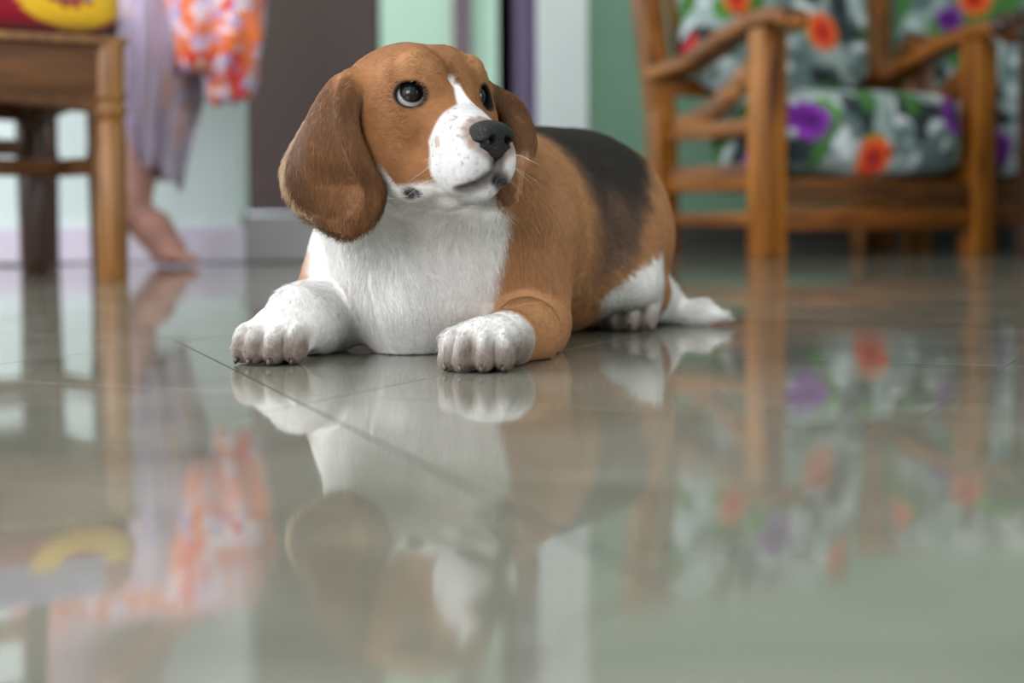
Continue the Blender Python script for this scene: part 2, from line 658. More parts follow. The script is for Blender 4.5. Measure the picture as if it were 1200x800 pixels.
struct('trim_2', [((0.016 * YG, YG - 0.012, 0), (0.045 * YG, YG + 0.05, ZC))], M_CASE, 0.004)   # white casing of the opening
struct('trim_3', [((-0.218, YP - 0.035, STEP), (-0.150, YP, ZC))], M_FRAME, 0.004)
struct('baseboard_green', [((0.045 * YG, YG - 0.014, 0), (XR, YG, 0.10))], M_DSK, 0.002)
# brown door in the passage: two flat panels in a frame of rails
dr = bmesh.new()
x0, x1 = -1.30, -0.497
box(dr, (x0, YP + 0.02, STEP), (x1, YP + 0.06, 2.10))
door = tag(bm_obj('door_1', dr, M_DOOR), kind='structure')
for lo, hi in (((x0 + 0.06, YP + 0.008, STEP + 0.06), (x1 - 0.02, YP + 0.02, 0.98)), ((x0 + 0.06, YP + 0.008, 1.10), (x1 - 0.02, YP + 0.02, 2.0))):
    b = bmesh.new()
    box(b, lo, hi, 0.006, 2)
    bm_obj('panel', b, M_DOOR, door)
b = bmesh.new()
tube(b, [(-1.22, YP + 0.01, 1.03), (-1.22, YP - 0.04, 1.03), (-1.12, YP - 0.045, 1.03)], 0.009, 10)
bm_obj('door_handle', b, M_METAL, door)
# left wall with its window, front wall with its window, right wall, ceiling
W1 = (0.45, 3.05, 0.55, 2.40)
struct('wall_left', [((XL - 0.14, YF, 0), (XL, W1[0], ZC)), ((XL - 0.14, W1[1], 0), (XL, YP + 0.14, ZC)), ((XL - 0.14, W1[0], 0), (XL, W1[1], W1[2])), ((XL - 0.14, W1[0], W1[3]), (XL, W1[1], ZC))], M_MINT)
W3 = (-0.45, 1.35, 0.65, 2.05)
struct('wall_right', [((XR, YF, 0), (XR + 0.14, W3[0], ZC)), ((XR, W3[1], 0), (XR + 0.14, YG + 0.14, ZC)), ((XR, W3[0], 0), (XR + 0.14, W3[1], W3[2])), ((XR, W3[0], W3[3]), (XR + 0.14, W3[1], ZC))], M_GREEN)
W2 = (-2.45, -0.45, 0.75, 2.30)
struct('wall_front', [((XL - 0.14, YF - 0.14, 0), (W2[0], YF, ZC)), ((W2[1], YF - 0.14, 0), (XR + 0.14, YF, ZC)), ((W2[0], YF - 0.14, 0), (W2[1], YF, W2[2])), ((W2[0], YF - 0.14, W2[3]), (W2[1], YF, ZC))], M_MINT)
struct('ceiling', [((XL - 0.14, YF - 0.14, ZC), (XR + 0.14, YP + 0.14, ZC + 0.12))], M_CEIL)
wf = bmesh.new()
for y in (W1[0] + 0.025, (W1[0] + W1[1]) / 2, W1[1] - 0.025):
    box(wf, (XL - 0.09, y - 0.025, W1[2]), (XL - 0.04, y + 0.025, W1[3]), 0.003)
for z in (W1[2] + 0.025, W1[3] - 0.025):
    box(wf, (XL - 0.09, W1[0], z - 0.025), (XL - 0.04, W1[1], z + 0.025), 0.003)
tag(bm_obj('window_1', wf, M_CASE), kind='structure')
wf = bmesh.new()
for y in (W3[0] + 0.025, (W3[0] + W3[1]) / 2, W3[1] - 0.025):
    box(wf, (XR + 0.04, y - 0.025, W3[2]), (XR + 0.09, y + 0.025, W3[3]), 0.003)
for z in (W3[2] + 0.025, W3[3] - 0.025):
    box(wf, (XR + 0.04, W3[0], z - 0.025), (XR + 0.09, W3[1], z + 0.025), 0.003)
tag(bm_obj('window_3', wf, M_CASE), kind='structure')
wf = bmesh.new()
for x in (W2[0] + 0.025, (W2[0] + W2[1]) / 2, W2[1] - 0.025):
    box(wf, (x - 0.025, YF - 0.09, W2[2]), (x + 0.025, YF - 0.04, W2[3]), 0.003)
for z in (W2[2] + 0.025, W2[3] - 0.025):
    box(wf, (W2[0], YF - 0.09, z - 0.025), (W2[1], YF - 0.04, z + 0.025), 0.003)
tag(bm_obj('window_2', wf, M_CASE), kind='structure')

# plum curtain in the dark doorway
def cur(u, v):
    x = 0.012 + 0.115 * u
    return np.stack([x, YP + 0.03 + 0.016 * np.sin(u * 22) + 0.004 * np.sin(v * 9 + u * 5), 0.14 + 1.95 * v], 1)


P, Q, u_, v_ = grid_mesh('curtain', cur, 40, 24)
M_PLUM = plain('plum_cloth', srgb(132, 108, 142), 0.8, 0.10, 30, 0.2, 400, sheen=0.2)
cu = link('curtain', mesh_from('curtain', P, Q), None, [M_PLUM])
so = cu.modifiers.new('cloth', 'SOLIDIFY')
so.thickness = 0.002
tag(cu, 'plum curtain hanging in the dark doorway of the passage', 'curtain')

# ------------------------------------------------------------------ armchairs
AX = np.array((math.cos(math.radians(30)), math.sin(math.radians(30)), 0))
AY = np.array((-AX[1], AX[0], 0))
AFL = np.array((0.628, 4.262, 0.0))
AWD, ADP = 0.80, 0.50


def chair_x(xp, y, d=0):
    """local x on the chair, at local depth y, of a bearing xp"""
    k = (xp - 600.0) / FPX
    o = AFL + AY * y
    return (k * o[1] - o[0]) / (AX[0] - k * AX[1])


CREAM = np.array(srgb(160, 176, 174))


def floral(U, V, flowers, seed, P3):
    """printed cotton: pale teal ground, grey shadow blooms, large gerberas, leaves"""
    n = len(U)
    P2 = np.stack([U, V, np.full(n, seed * 3.7)], 1)
    a = vnoise(P2, 14, seed)
    b = vnoise(P2, 30, seed + 1)
    C = np.tile(CREAM, (n, 1))
    C = mixc(C, np.array(srgb(98, 118, 116)), sstep(0.45, 0.62, a))
    C = mixc(C, np.array(srgb(214, 220, 222)), sstep(0.60, 0.72, b))
    C = mixc(C, np.array(srgb(40, 50, 52)), sstep(0.66, 0.74, vnoise(P2, 17, seed + 5)))
    C = mixc(C, np.array(srgb(66, 112, 52)), sstep(0.68, 0.74, vnoise(P2, 13, seed + 9)))
    for (x, z, r, kind) in flowers:
        dx, dz = U - x, V - z
        ang = np.arctan2(dz, dx)
        d = np.hypot(dx, dz)
        lf = np.hypot((dx - r * 0.95 * math.cos(x * 40)), (dz - r * 0.9 * math.sin(x * 40 + 1))) / (r * 0.62)
        C = mixc(C, np.array(srgb(84, 140, 58)), 1 - sstep(0.85, 1.0, lf))
        rr = d / (r * (0.88 + 0.12 * np.cos(ang * 11)))
        if kind == 'o':
            cols = (srgb(232, 108, 40), srgb(214, 52, 30), srgb(120, 24, 30))
        elif kind == 'r':
            cols = (srgb(206, 44, 50), srgb(170, 24, 44), srgb(90, 16, 40))
        else:
            cols = (srgb(130, 52, 158), srgb(98, 28, 128), srgb(58, 12, 70))
        m = 1 - sstep(0.92, 1.0, rr)
        Fc = np.tile(np.array(cols[0]), (n, 1)) * (1 + 0.25 * np.cos(ang * 22))[:, None]
        Fc = mixc(Fc, np.array(cols[1]), 1 - sstep(0.45, 0.75, d / r))
        Fc = mixc(Fc, np.array(cols[2]), 1 - sstep(0.16, 0.30, d / r))
        C = C * (1 - m[:, None]) + Fc * m[:, None]
    return C


def pillow(name, c, half, e, flowers, seed, mat, parent, lean=0.0, n=56):
    """soft block: rounded box with puffed faces; printed on the U = x, V = z (or front roll) directions"""
    t = np.linspace(-1, 1, n)
    faces, Vs = [], []
    off = 0
    for ax in range(3):
        for sg in (-1, 1):
            a, b = np.meshgrid(t, t, indexing='ij')
            p = np.zeros((n, n, 3))
            p[..., ax] = sg
            p[..., (ax + 1) % 3] = a
            p[..., (ax + 2) % 3] = b
            Vs.append(p.reshape(-1, 3))
            i = np.arange(n * n).reshape(n, n) + off
            q = np.stack([i[:-1, :-1], i[1:, :-1], i[1:, 1:], i[:-1, 1:]], -1).reshape(-1, 4)
            faces.append(q if sg > 0 else q[:, ::-1])
            off += n * n
    V = np.concatenate(Vs)
    Q = np.concatenate(faces)
    pw = np.array(e)
    nrm = (np.abs(V) ** pw[None]).sum(1) ** (1.0 / pw.mean())
    S = V / nrm[:, None]
    S = S * np.array(half) + (vnoise(V * 1.0, 2.2, seed + 30)[:, None] - 0.5) * 0.018 * S
    W = S.copy()
    W[:, 1] += lean * (S[:, 2] + half[2])
    W = W + np.array(c)
    key = np.round(W, 5)
    _, first, inv = np.unique(key, axis=0, return_index=True, return_inverse=True)
    inv = inv.ravel()
    W, Q = W[first], inv[Q]
    S = S[first]
    U, Vv = W[:, 0], W[:, 2] - np.maximum(S[:, 1] + half[1] * 0.6, 0) * -0.8
    C = floral(U, Vv, flowers, seed, W)
    me = mesh_from(name, W, Q)
    set_col(me, C)
    return link(name, me, parent, [mat])


M_PRINT = attr_mat('printed_cotton', 0.85, 0.1, 0.25, 500, 0.2, 0.06, 260)


def zpx(y, Y):
    return CAMH + (HOR - y) / FPX * Y


def make_armchair():
    r = empty('armchair', AFL, math.radians(30))
    W, Dp = AWD, ADP
    for x in (0.0, W - 0.075):
        b = bmesh.new()
        box(b, (x, 0, 0), (x + 0.075, 0.07, 0.575), 0.008, 2)
        bm_obj('front_leg', b, M_WOOD, r, True, 40)
    for x in (0.0, W - 0.07):
        b = bmesh.new()
        bar(b, (x + 0.035, Dp - 0.02, 0), (x + 0.035, Dp - 0.005, 0.40), 0.07, 0.065, 0.008)
        bar(b, (x + 0.035, Dp - 0.005, 0.38), (x + 0.035, Dp + 0.13, 1.02), 0.07, 0.06, 0.008)
        bm_obj('rear_post', b, M_WOOD, r, True, 40)
    for x in (0.0375, W - 0.0375):
        b = bmesh.new()
        pts = [(x, -0.075, 0.588), (x, -0.04, 0.602), (x, 0.06, 0.598), (x, 0.20, 0.562), (x, 0.34, 0.515), (x, Dp + 0.03, 0.487)]
        for p, q in zip(pts, pts[1:]):
            bar(b, p, (q[0], q[1] + 0.004, q[2]), 0.085, 0.040, 0.012, 3)
        a = bm_obj('arm', b, M_WOODY, r, True, 50)
        k = bmesh.new()
        bmesh.ops.create_uvsphere(k, u_segments=16, v_segments=10, radius=0.030, matrix=Matrix.Translation((x, -0.075, 0.583)))
        bm_obj('arm_knob', k, M_WOODY, a, True)
        for nm, p, q, wz in (('side_rail', (x, 0.05, 0.205), (x, Dp, 0.205), 0.07), ('side_stretcher', (x, 0.05, 0.100), (x, Dp, 0.095), 0.035)):
            k = bmesh.new()
            bar(k, p, q, 0.03, wz, 0.004)
            bm_obj(nm, k, M_WOODY, r, True, 40)
        k = bmesh.new()
        bar(k, (x, 0.05, 0.335), (x, Dp, 0.325), 0.025, 0.04, 0.004)
        bm_obj('middle_rail', k, M_WOODY, r, True, 40)
        k = bmesh.new()
        arc = [(x, 0.06 + 0.36 * t, 0.345 + 0.16 * (1 - t) ** 1.8) for t in np.linspace(0, 1, 9)]
        for p, q in zip(arc, arc[1:]):
            bar(k, p, q, 0.025, 0.058, 0.006)
        bm_obj('side_brace', k, M_WOODY, r, True, 50)
    for nm, p, q, w, h in (('front_rail', (0.07, 0.035, 0.162), (W - 0.07, 0.035, 0.162), 0.03, 0.055), ('front_stretcher', (0.07, 0.030, 0.100), (W - 0.07, 0.030, 0.100), 0.03, 0.058),
                           ('rear_rail', (0.06, Dp - 0.03, 0.20), (W - 0.06, Dp - 0.03, 0.20), 0.03, 0.06),
                           ('top_rail', (0.06, Dp + 0.12, 0.985), (W - 0.06, Dp + 0.12, 0.985), 0.028, 0.07), ('back_rail', (0.06, Dp + 0.01, 0.46), (W - 0.06, Dp + 0.01, 0.46), 0.028, 0.05)):
        b = bmesh.new()
        bar(b, p, q, w, h, 0.005)
        bm_obj(nm, b, M_OAKD if nm == 'front_rail' else M_WOODH, r, True, 40)
    for i in range(6):
        x = 0.12 + i * (W - 0.24) / 5
        b = bmesh.new()
        bar(b, (x, Dp + 0.012, 0.47), (x, Dp + 0.118, 0.97), 0.035, 0.014, 0.003)
        bm_obj('back_slat', b, M_WOOD, r, True, 40)
    for i in range(5):
        y = 0.08 + i * 0.085
        b = bmesh.new()
        bar(b, (0.05, y, 0.196), (W - 0.05, y, 0.196), 0.05, 0.014, 0.003)
        bm_obj('seat_slat', b, M_WOODH, r, True, 40)
    b = bmesh.new()
    bar(b, (W * 0.47, Dp - 0.06, 0), (W * 0.47, Dp - 0.06, 0.21), 0.03, 0.03, 0.004)
    bm_obj('middle_leg', b, M_WOOD, r, True, 40)
    return r


def seat_flower(xp, yp, rp, kind):
    x = chair_x(xp, 0.02)
    Y = (AFL + AX * x + AY * 0.02)[1]
    return (x, zpx(yp, Y), rp / FPX * Y / 0.9, kind)


def back_flower(xp, yp, rp, kind):
    x = chair_x(xp, 0.40)
    Y = (AFL + AX * x + AY * 0.40)[1]
    return (x, zpx(yp, Y), rp / FPX * Y / 0.9, kind)


SEATF = [seat_flower(942, 144, 24, 'p'), seat_flower(1015, 188, 27, 'o'), seat_flower(1112, 140, 26, 'p')]
BACKF = [back_flower(962, 42, 24, 'o'), back_flower(866, 0, 22, 'o'), back_flower(802, 56, 24, 'r'),
         back_flower(920, -40, 24, 'p'), back_flower(1010, -70, 26, 'o'), back_flower(740, 20, 22, 'r')]
ac = make_armchair()
tag(ac, 'honey-brown wooden armchair nearest the dog, with curved arms', 'armchair', 'wooden armchairs by the green wall')


def cushions(root, seed, sf, bf):
    cs = []
    for nm, c, h, e, f, ln in (('seat_cushion', (AWD / 2, 0.195, 0.321), (AWD / 2 - 0.080, 0.215, 0.114), (6, 5, 3.2), sf, 0.0),
                               ('back_cushion', (AWD / 2, 0.418, 0.720), (AWD / 2 - 0.08, 0.055, 0.282), (7, 2.6, 6), bf, 0.20)):
        cs.append(pillow(nm, c, h, e, f, seed + len(cs) * 20, M_PRINT, root, ln))
    return cs


sc1, bc1 = cushions(ac, 3, SEATF, BACKF)
for o, lab in ((sc1, 'thick flower-print seat cushion of the wooden armchair facing the room'), (bc1, 'flower-print back cushion leaning in the wooden armchair facing the room')):
    o.parent = None
    o.location = AFL
    o.rotation_euler = (0, 0, math.radians(30))
    tag(o, lab, 'cushion', 'flower-print armchair cushions')


def copy_tree(o, parent=None):
    c = o.copy()
    COL.objects.link(c)
    if parent is not None:
        c.parent = parent
    for ch in list(o.children):
        copy_tree(ch, c)
    return c


ac2 = copy_tree(ac)
R2 = math.radians(-72)
AC2 = Vector((1.295, 4.40, 0))
ac2.location = AC2
ac2.rotation_euler = (0, 0, R2)
tag(ac2, 'dark walnut wooden armchair cut off by the right picture edge', 'armchair')
def darken(o):
    o.data = o.data.copy()
    o.data.materials[0] = M_WALNUT
for ch in ac2.children_recursive:
    darken(ch)
for o, lab in ((sc1, 'flower-print seat cushion on the dark walnut armchair at the picture edge'), (bc1, 'flower-print back cushion on the dark walnut armchair at the picture edge')):
    c = o.copy()
    COL.objects.link(c)
    c.location = AC2
    c.rotation_euler = (0, 0, R2)
    tag(c, lab, 'cushion')
AC3 = Vector((1.150, 4.99, 0))
ac3 = copy_tree(ac)
ac3.location = AC3
ac3.rotation_euler = (0, 0, 0)
tag(ac3, 'honey-brown wooden armchair standing farther back, half hidden behind the nearer armchair', 'armchair')


def third_flower(xp, yp, rp, kind):
    Y = AC3.y + 0.40
    return ((xp - 600) / FPX * Y - AC3.x, zpx(yp, Y), rp / FPX * Y, kind)


sc3, bc3 = cushions(ac3, 71, [(0.25, 0.30, 0.06, 'p'), (0.52, 0.34, 0.06, 'o')],
                    [third_flower(1110, 28, 18, 'p'), third_flower(1140, 4, 22, 'o'), third_flower(1215, 40, 20, 'p'), third_flower(1060, -30, 20, 'o')])
for o, lab in ((sc3, 'flower-print seat cushion of the armchair standing farther back'), (bc3, 'flower-print back cushion with purple flower in the armchair farther back')):
    o.parent = None
    o.location = AC3
    tag(o, lab, 'cushion', 'flower-print armchair cushions')

# ------------------------------------------------------------------ dining chair at the left, with its red seat cushion
PH = math.radians(35)
CA = np.array((-0.752, 3.22, 0.0))
ch = empty('dining_chair', CA, PH)                     # local: leg A at origin, -x along the front, +y to the back
tag(ch, 'brown wooden chair with ringed legs under a red patterned seat cushion', 'chair')
SD = 0.42
for lx, ly, mt in ((0, 0, M_OAK), (0, SD, M_OAK), (-SD, 0, M_OAK), (-SD, SD, M_OAK)):
    b = bmesh.new()
    mt = M_WALNUT if (lx == 0 and ly > 0) else M_OAK
    pr = [(0.024, 0.0), (0.026, 0.004), (0.027, 0.10), (0.026, 0.29), (0.0235, 0.296), (0.027, 0.306), (0.0305, 0.312), (0.0305, 0.320), (0.026, 0.326), (0.026, 0.334), (0.0305, 0.340),
          (0.0305, 0.348), (0.027, 0.354), (0.028, 0.44)]
    top = 0.44 if ly == 0 else 0.44
    lathe(b, [(r_ * 1.10, z_) for r_, z_ in pr], 20, Matrix.Translation((lx, ly, 0)))
    if ly > 0:
        bar(b, (lx, ly, 0.43), (lx, ly + 0.09, 0.98), 0.045, 0.035, 0.006)
    bm_obj('leg', b, mt, ch, True, 40)
for a, q in (((0, 0), (-SD, 0)), ((0, 0), (0, SD)), ((-SD, 0), (-SD, SD)), ((0, SD), (-SD, SD))):
    b = bmesh.new()
    av, qv = Vector((*a, 0.388)), Vector((*q, 0.388))
    bar(b, av, qv, 0.026, 0.098, 0.004)
    d = (qv - av)
    arc = [av + d * t + Vector((0, 0, -0.045 - 0.014 * abs(math.cos(t * PI)))) for t in np.linspace(0.04, 0.96, 9)]
    for p, r_ in zip(arc, arc[1:]):
        bar(b, p, r_, 0.024, 0.03, 0.003)
    bm_obj('apron', b, M_OAKD, ch, True, 40)
for a, q, z in (((0, 0), (0, SD), 0.215), ((-SD, 0), (-SD, SD), 0.215), ((0, SD * 0.55), (-SD, SD * 0.55), 0.215), ((0, SD), (-SD, SD), 0.26)):
    b = bmesh.new()
    bar(b, (*a, z), (*q, z), 0.024, 0.034, 0.005)
    bm_obj('stretcher', b, M_OAKD, ch, True, 40)
b = bmesh.new()
box(b, (-SD - 0.03, -0.03, 0.436), (0.03, SD + 0.03, 0.452), 0.005, 2)
bm_obj('seat', b, M_OAK, ch, True, 40)
for z, h in ((0.62, 0.05), (0.76, 0.05), (0.93, 0.09)):
    b = bmesh.new()
    y = SD + 0.09 * (z - 0.43) / 0.55
    bar(b, (0, y, z), (-SD, y, z), 0.018, h, 0.005)
    bm_obj('back_rail', b, M_OAK, ch, True, 40)


def red_cloth(W):
    n = len(W)
    a = vnoise(W, 30, 51)
    C = np.tile(np.array(srgb(146, 12, 36)), (n, 1)) * (0.85 + 0.3 * a)[:, None]
    k = CA
    xx = W[:, 0] * math.cos(PH) - W[:, 1] * math.sin(PH) + CA[0]
    zz = W[:, 2]
    # embroidered sun, and grey-blue waves beside it
    d = np.hypot((xx + 0.800) / 1.15, zz - 0.520)
    y_ = (d > 0.034 + 0.006 * np.sin(xx * 300)) & (d < 0.074) & (zz < 0.520)
    C[y_] = np.array(srgb(226, 176, 36))
    b_ = (zz > 0.500) & (xx > -1.12) & (xx < -0.765) & ~y_
    C[b_] = np.array(srgb(92, 74, 116))
    C[b_ & (np.sin(zz * 520 + np.sin(xx * 60) * 1.2) > 0)] = np.array(srgb(170, 166, 200))
    return C


V_, Q_, C_ = None, None, None
bm = bmesh.new()
bmesh.ops.create_cube(bm, size=2.0)
bmesh.ops.subdivide_edges(bm, edges=bm.edges[:], cuts=40, use_grid_fill=True)
for v in bm.verts:
    p = v.co
    s = (abs(p.x) ** 7 + abs(p.y) ** 7 + abs(p.z) ** 5) ** (1 / 6.4)
    q = p / s
    v.co = Vector((-SD / 2 + q.x * (SD / 2 + 0.038), SD / 2 + q.y * (SD / 2 + 0.038), 0.515 + q.z * 0.075))
me = D.meshes.new('seat_cushion')
bm.to_mesh(me)
bm.free()
me.shade_smooth()
co = np.empty(len(me.vertices) * 3, np.float32)
me.vertices.foreach_get('co', co)
set_col(me, red_cloth(co.reshape(-1, 3).astype(float)))
M_RED = attr_mat('embroidered_red_cloth', 0.8, 0.2, 0.3, 500, 0.2, 0.1, 150)
rc = link('chair_cushion', me, None, [M_RED])
rc.location = CA + np.array((0, 0, 0.014))
rc.rotation_euler = (0, 0, PH)
tag(rc, 'red seat cushion with yellow and blue embroidery on the brown chair', 'cushion')

# ------------------------------------------------------------------ the person sitting behind the chair
PY = 3.97
sx = np.arange(-1.36, -0.42, 0.007)
sy = np.arange(3.62, 4.26, 0.007)
sz = np.arange(-0.005, 1.52, 0.007)
SKINC = np.array(srgb(176, 128, 116))


def leg_pts(y, dx=0.0, dz=0.0):
    return dict(hip=np.array((-1.03, y, 0.680)), knee=np.array((-0.690 + dx, y - 0.01, 0.650 + dz)), ank=np.array((-0.858 + dx, y, 0.165)), heel=np.array((-0.872 + dx, y, 0.128)),
                ball=np.array((-0.775 + dx, y, 0.030)), toe=np.array((-0.722 + dx, y, 0.016)))


bfx = spaced([(-1.36, -0.92, 0.010), (-0.92, -0.66, 0.0045), (-0.66, -0.44, 0.010)])
bfz = spaced([(-0.006, 0.20, 0.0045), (0.20, 1.56, 0.010)])
PF = Field(bfx, np.arange(3.62, 4.26, 0.007), bfz)
for s, dx in ((-1, 0.0), (1, -0.05)):
    g = leg_pts(PY + s * 0.066, dx)
    PF.chain([(g['hip'], 0.085), (g['knee'], 0.058)], 0.03)
    PF.chain([(g['knee'], 0.055), (g['knee'] * 0.6 + g['ank'] * 0.4 + (-0.012, 0, 0), 0.052), (g['ank'], 0.036)], 0.03)
    PF.chain([(g['ank'], 0.034), (g['heel'] + (0.006, 0, 0.004), 0.034), ((g['heel'] + g['ball']) / 2 + (0.012, 0, 0.012), 0.034), (g['ball'] + (0, 0, 0.006), 0.033)], 0.02)
    for i, (ty, tl, tr) in enumerate(((-0.026, 0.0, 0.0125), (-0.010, 0.002, 0.0095), (0.003, -0.002, 0.009), (0.015, -0.009, 0.0085), (0.026, -0.016, 0.008))):
        ty *= -s
        PF.chain([(g['ball'] + (0.004, ty * 0.9, 0.0), tr + 0.003), (g['toe'] + (tl, ty, 0.0), tr)], 0.008)
# trunk, neck, head
PF.ell((-1.05, PY, 0.71), (0.13, 0.175, 0.12), 0.05)
PF.chain([((-1.05, PY, 0.77), 0.115), ((-1.02, PY, 0.96), 0.105), ((-0.985, PY, 1.12), 0.10)], 0.06)
for s in (-1, 1):
    PF.ell((-0.99, PY + s * 0.10, 1.11), (0.09, 0.09, 0.09), 0.05)
    sh = np.array((-0.975, PY + s * 0.175, 1.16))
    el = np.array((-0.90, PY + s * 0.19, 0.915))
    wr = np.array((-0.78, PY + s * 0.10, 0.825))
    PF.chain([(sh, 0.052), (el, 0.041)], 0.03)
    PF.chain([(el, 0.040), (wr, 0.026)], 0.02)
    hn = wr + np.array((0.065, -s * 0.012, -0.042))
    PF.chain([(wr, 0.025), (hn, 0.024)], 0.012)
    PF.ell((wr + hn) / 2 + (0.015, 0, -0.005), (0.045, 0.036, 0.016), 0.01)
    for i in range(4):
        fy = (-0.027 + 0.018 * i)
        ln = (0.060, 0.068, 0.064, 0.050)[i]
        b0 = hn + np.array((0.004, fy, 0.004))
        b1 = b0 + np.array((ln * 0.5, fy * 0.1, -0.010))
        b2 = b0 + np.array((ln * 0.85, fy * 0.1, -0.034))
        PF.chain([(b0, 0.0095), (b1, 0.0088), (b2, 0.0072)], 0.004)
    tb = (wr + hn) / 2 + np.array((0.0, -s * 0.030, -0.004))
    PF.chain([(tb, 0.012), (tb + (0.030, -s * 0.018, -0.012), 0.0098), (tb + (0.055, -s * 0.016, -0.024), 0.008)], 0.006)
PF.chain([((-0.985, PY, 1.160), 0.058), ((-0.965, PY, 1.260), 0.050)], 0.04)
PF.ell((-0.955, PY, 1.385), (0.098, 0.075, 0.105), 0.02)
PF.ell((-0.915, PY, 1.330), (0.062, 0.058, 0.070), 0.03)
PF.cone((-0.862, PY, 1.375), (-0.842, PY, 1.348), 0.010, 0.014, 0.012)
PF.cone((-0.858, PY - 0.018, 1.312), (-0.858, PY + 0.018, 1.312), 0.008, 0.008, 0.010)
for s in (-1, 1):
    PF.ell((-0.866, PY + s * 0.032, 1.386), (0.012, 0.016, 0.010), 0.008, None, True)
    PF.ell((-0.962, PY + s * 0.076, 1.365), (0.020, 0.009, 0.030), 0.006)
PF.floor_cut(0.0006)
PV, PQ = PF.mesh(2)
PC = np.tile(SKINC, (len(PV), 1)) * (0.93 + 0.14 * vnoise(PV, 25, 3))[:, None]
pm = mesh_from('person', PV, PQ)
set_col(pm, PC)
M_HSKIN = attr_mat('skin', 0.5, 0.0, 0.1, 300, 0.35, 0.05, 60)
M_HSKIN.node_tree.nodes['Principled BSDF'].inputs['Subsurface Weight'].default_value = 0.15
M_HSKIN.node_tree.nodes['Principled BSDF'].inputs['Subsurface Radius'].default_value = (0.01, 0.004, 0.002)
person = link('person', pm, None, [M_HSKIN])
tag(person, 'barefoot person seated behind the brown chair in lavender skirt and orange flowered dress', 'person')
M_EYEW = plain('eye_white', srgb(215, 212, 208), 0.2, 0.02)
M_IRIS = plain('dark_iris', srgb(40, 26, 20), 0.15, 0.1)
M_HAIR = plain('black_hair', srgb(30, 25, 24), 0.45, 0.3, 8, 0.5, 60, (40, 40, 3))
for s in (-1, 1):
    b = bmesh.new()
    bmesh.ops.create_uvsphere(b, u_segments=20, v_segments=12, radius=0.0125, matrix=Matrix.Translation((-0.8755, PY + s * 0.032, 1.386)))
    e = bm_obj('eyeball', b, M_EYEW, person, True)
    b = bmesh.new()
    bmesh.ops.create_uvsphere(b, u_segments=16, v_segments=10, radius=0.0062, matrix=Matrix.Translation((-0.8690, PY + s * 0.032, 1.386)))
    bm_obj('iris', b, M_IRIS, e, True)
HF = Field(np.arange(-1.12, -0.84, 0.007), np.arange(3.85, 4.09, 0.007), np.arange(1.20, 1.55, 0.007))
HF.ell((-0.972, PY, 1.405), (0.102, 0.086, 0.105), 0.02)
HF.ell((-1.055, PY, 1.335), (0.045, 0.05, 0.045), 0.02)
HF.ell((-0.868, PY, 1.335), (0.062, 0.070, 0.100), 0.02, None, True)
HF.ell((-0.93, PY, 1.280), (0.075, 0.1, 0.075), 0.02, None, True)
V1, Q1 = HF.mesh(2)
link('hair', mesh_from('hair', V1, Q1), person, [M_HAIR])

# dress: bodice, sleeves and a skirt part that falls over the knees
GF = Field(np.arange(-1.26, -0.46, 0.008), np.arange(3.64, 4.26, 0.008), np.arange(0.30, 1.24, 0.008))
GF.ell((-1.05, PY, 0.715), (0.148, 0.185, 0.13), 0.04)
GF.chain([((-1.05, PY, 0.77), 0.132), ((-1.02, PY, 0.96), 0.122), ((-0.985, PY, 1.11), 0.115)], 0.05)
for s in (-1, 1):
    GF.ell((-0.99, PY + s * 0.10, 1.11), (0.105, 0.10, 0.10), 0.05)
    sh = np.array((-0.975, PY + s * 0.175, 1.16))
    el = np.array((-0.90, PY + s * 0.19, 0.915))
    GF.chain([(sh, 0.066), (sh * 0.2 + el * 0.8, 0.062)], 0.03)
    GF.chain([((-1.0, PY + s * 0.08, 0.725), 0.110), ((-0.67, PY + s * 0.07, 0.705), 0.095)], 0.05)
GF.chain([((-0.650, PY - 0.12, 0.68), 0.085), ((-0.628, PY - 0.12, 0.52), 0.066), ((-0.638, PY - 0.11, 0.400), 0.040)], 0.04)
GF.chain([((-0.71, PY - 0.17, 0.68), 0.070), ((-0.690, PY - 0.16, 0.47), 0.040)], 0.04)
GF.chain([((-0.635, PY + 0.06, 0.66), 0.070), ((-0.628, PY + 0.05, 0.44), 0.046)], 0.04)
GV, GQ = GF.mesh(2)
ruf = 0.010 * np.sin(GV[:, 0] * 70 + GV[:, 1] * 55) * (1 - sstep(0.45, 0.60, GV[:, 2]))
GV = GV + normals(GV, GQ) * ruf[:, None]
a1, a2, a3 = vnoise(GV, 26, 61), vnoise(GV, 40, 62), vnoise(GV, 60, 63)
GC = np.tile(np.array(srgb(232, 118, 66)), (len(GV), 1))
GC = mixc(GC, np.array(srgb(226, 196, 214)), sstep(0.55, 0.62, a2))
GC = mixc(GC, np.array(srgb(226, 66, 44)), sstep(0.62, 0.70, a1))
GC = mixc(GC, np.array(srgb(176, 164, 214)), sstep(0.66, 0.72, a3))
GC = mixc(GC, np.array(srgb(240, 232, 226)), sstep(0.76, 0.80, vnoise(GV, 75, 64)))
GC = mixc(GC, np.array(srgb(186, 168, 186)), sstep(0.74, 0.84, GV[:, 2] + (a1 - 0.5) * 0.1) * 0.75)
gm = mesh_from('dress', GV, GQ)
set_col(gm, GC)
M_CLOTH = attr_mat('printed_dress_cloth', 0.85, 0.2, 0.2, 400, 0.2, 0.06, 200)
do = link('dress', gm, person, [M_CLOTH])
do['label'] = 'orange flower-print dress'


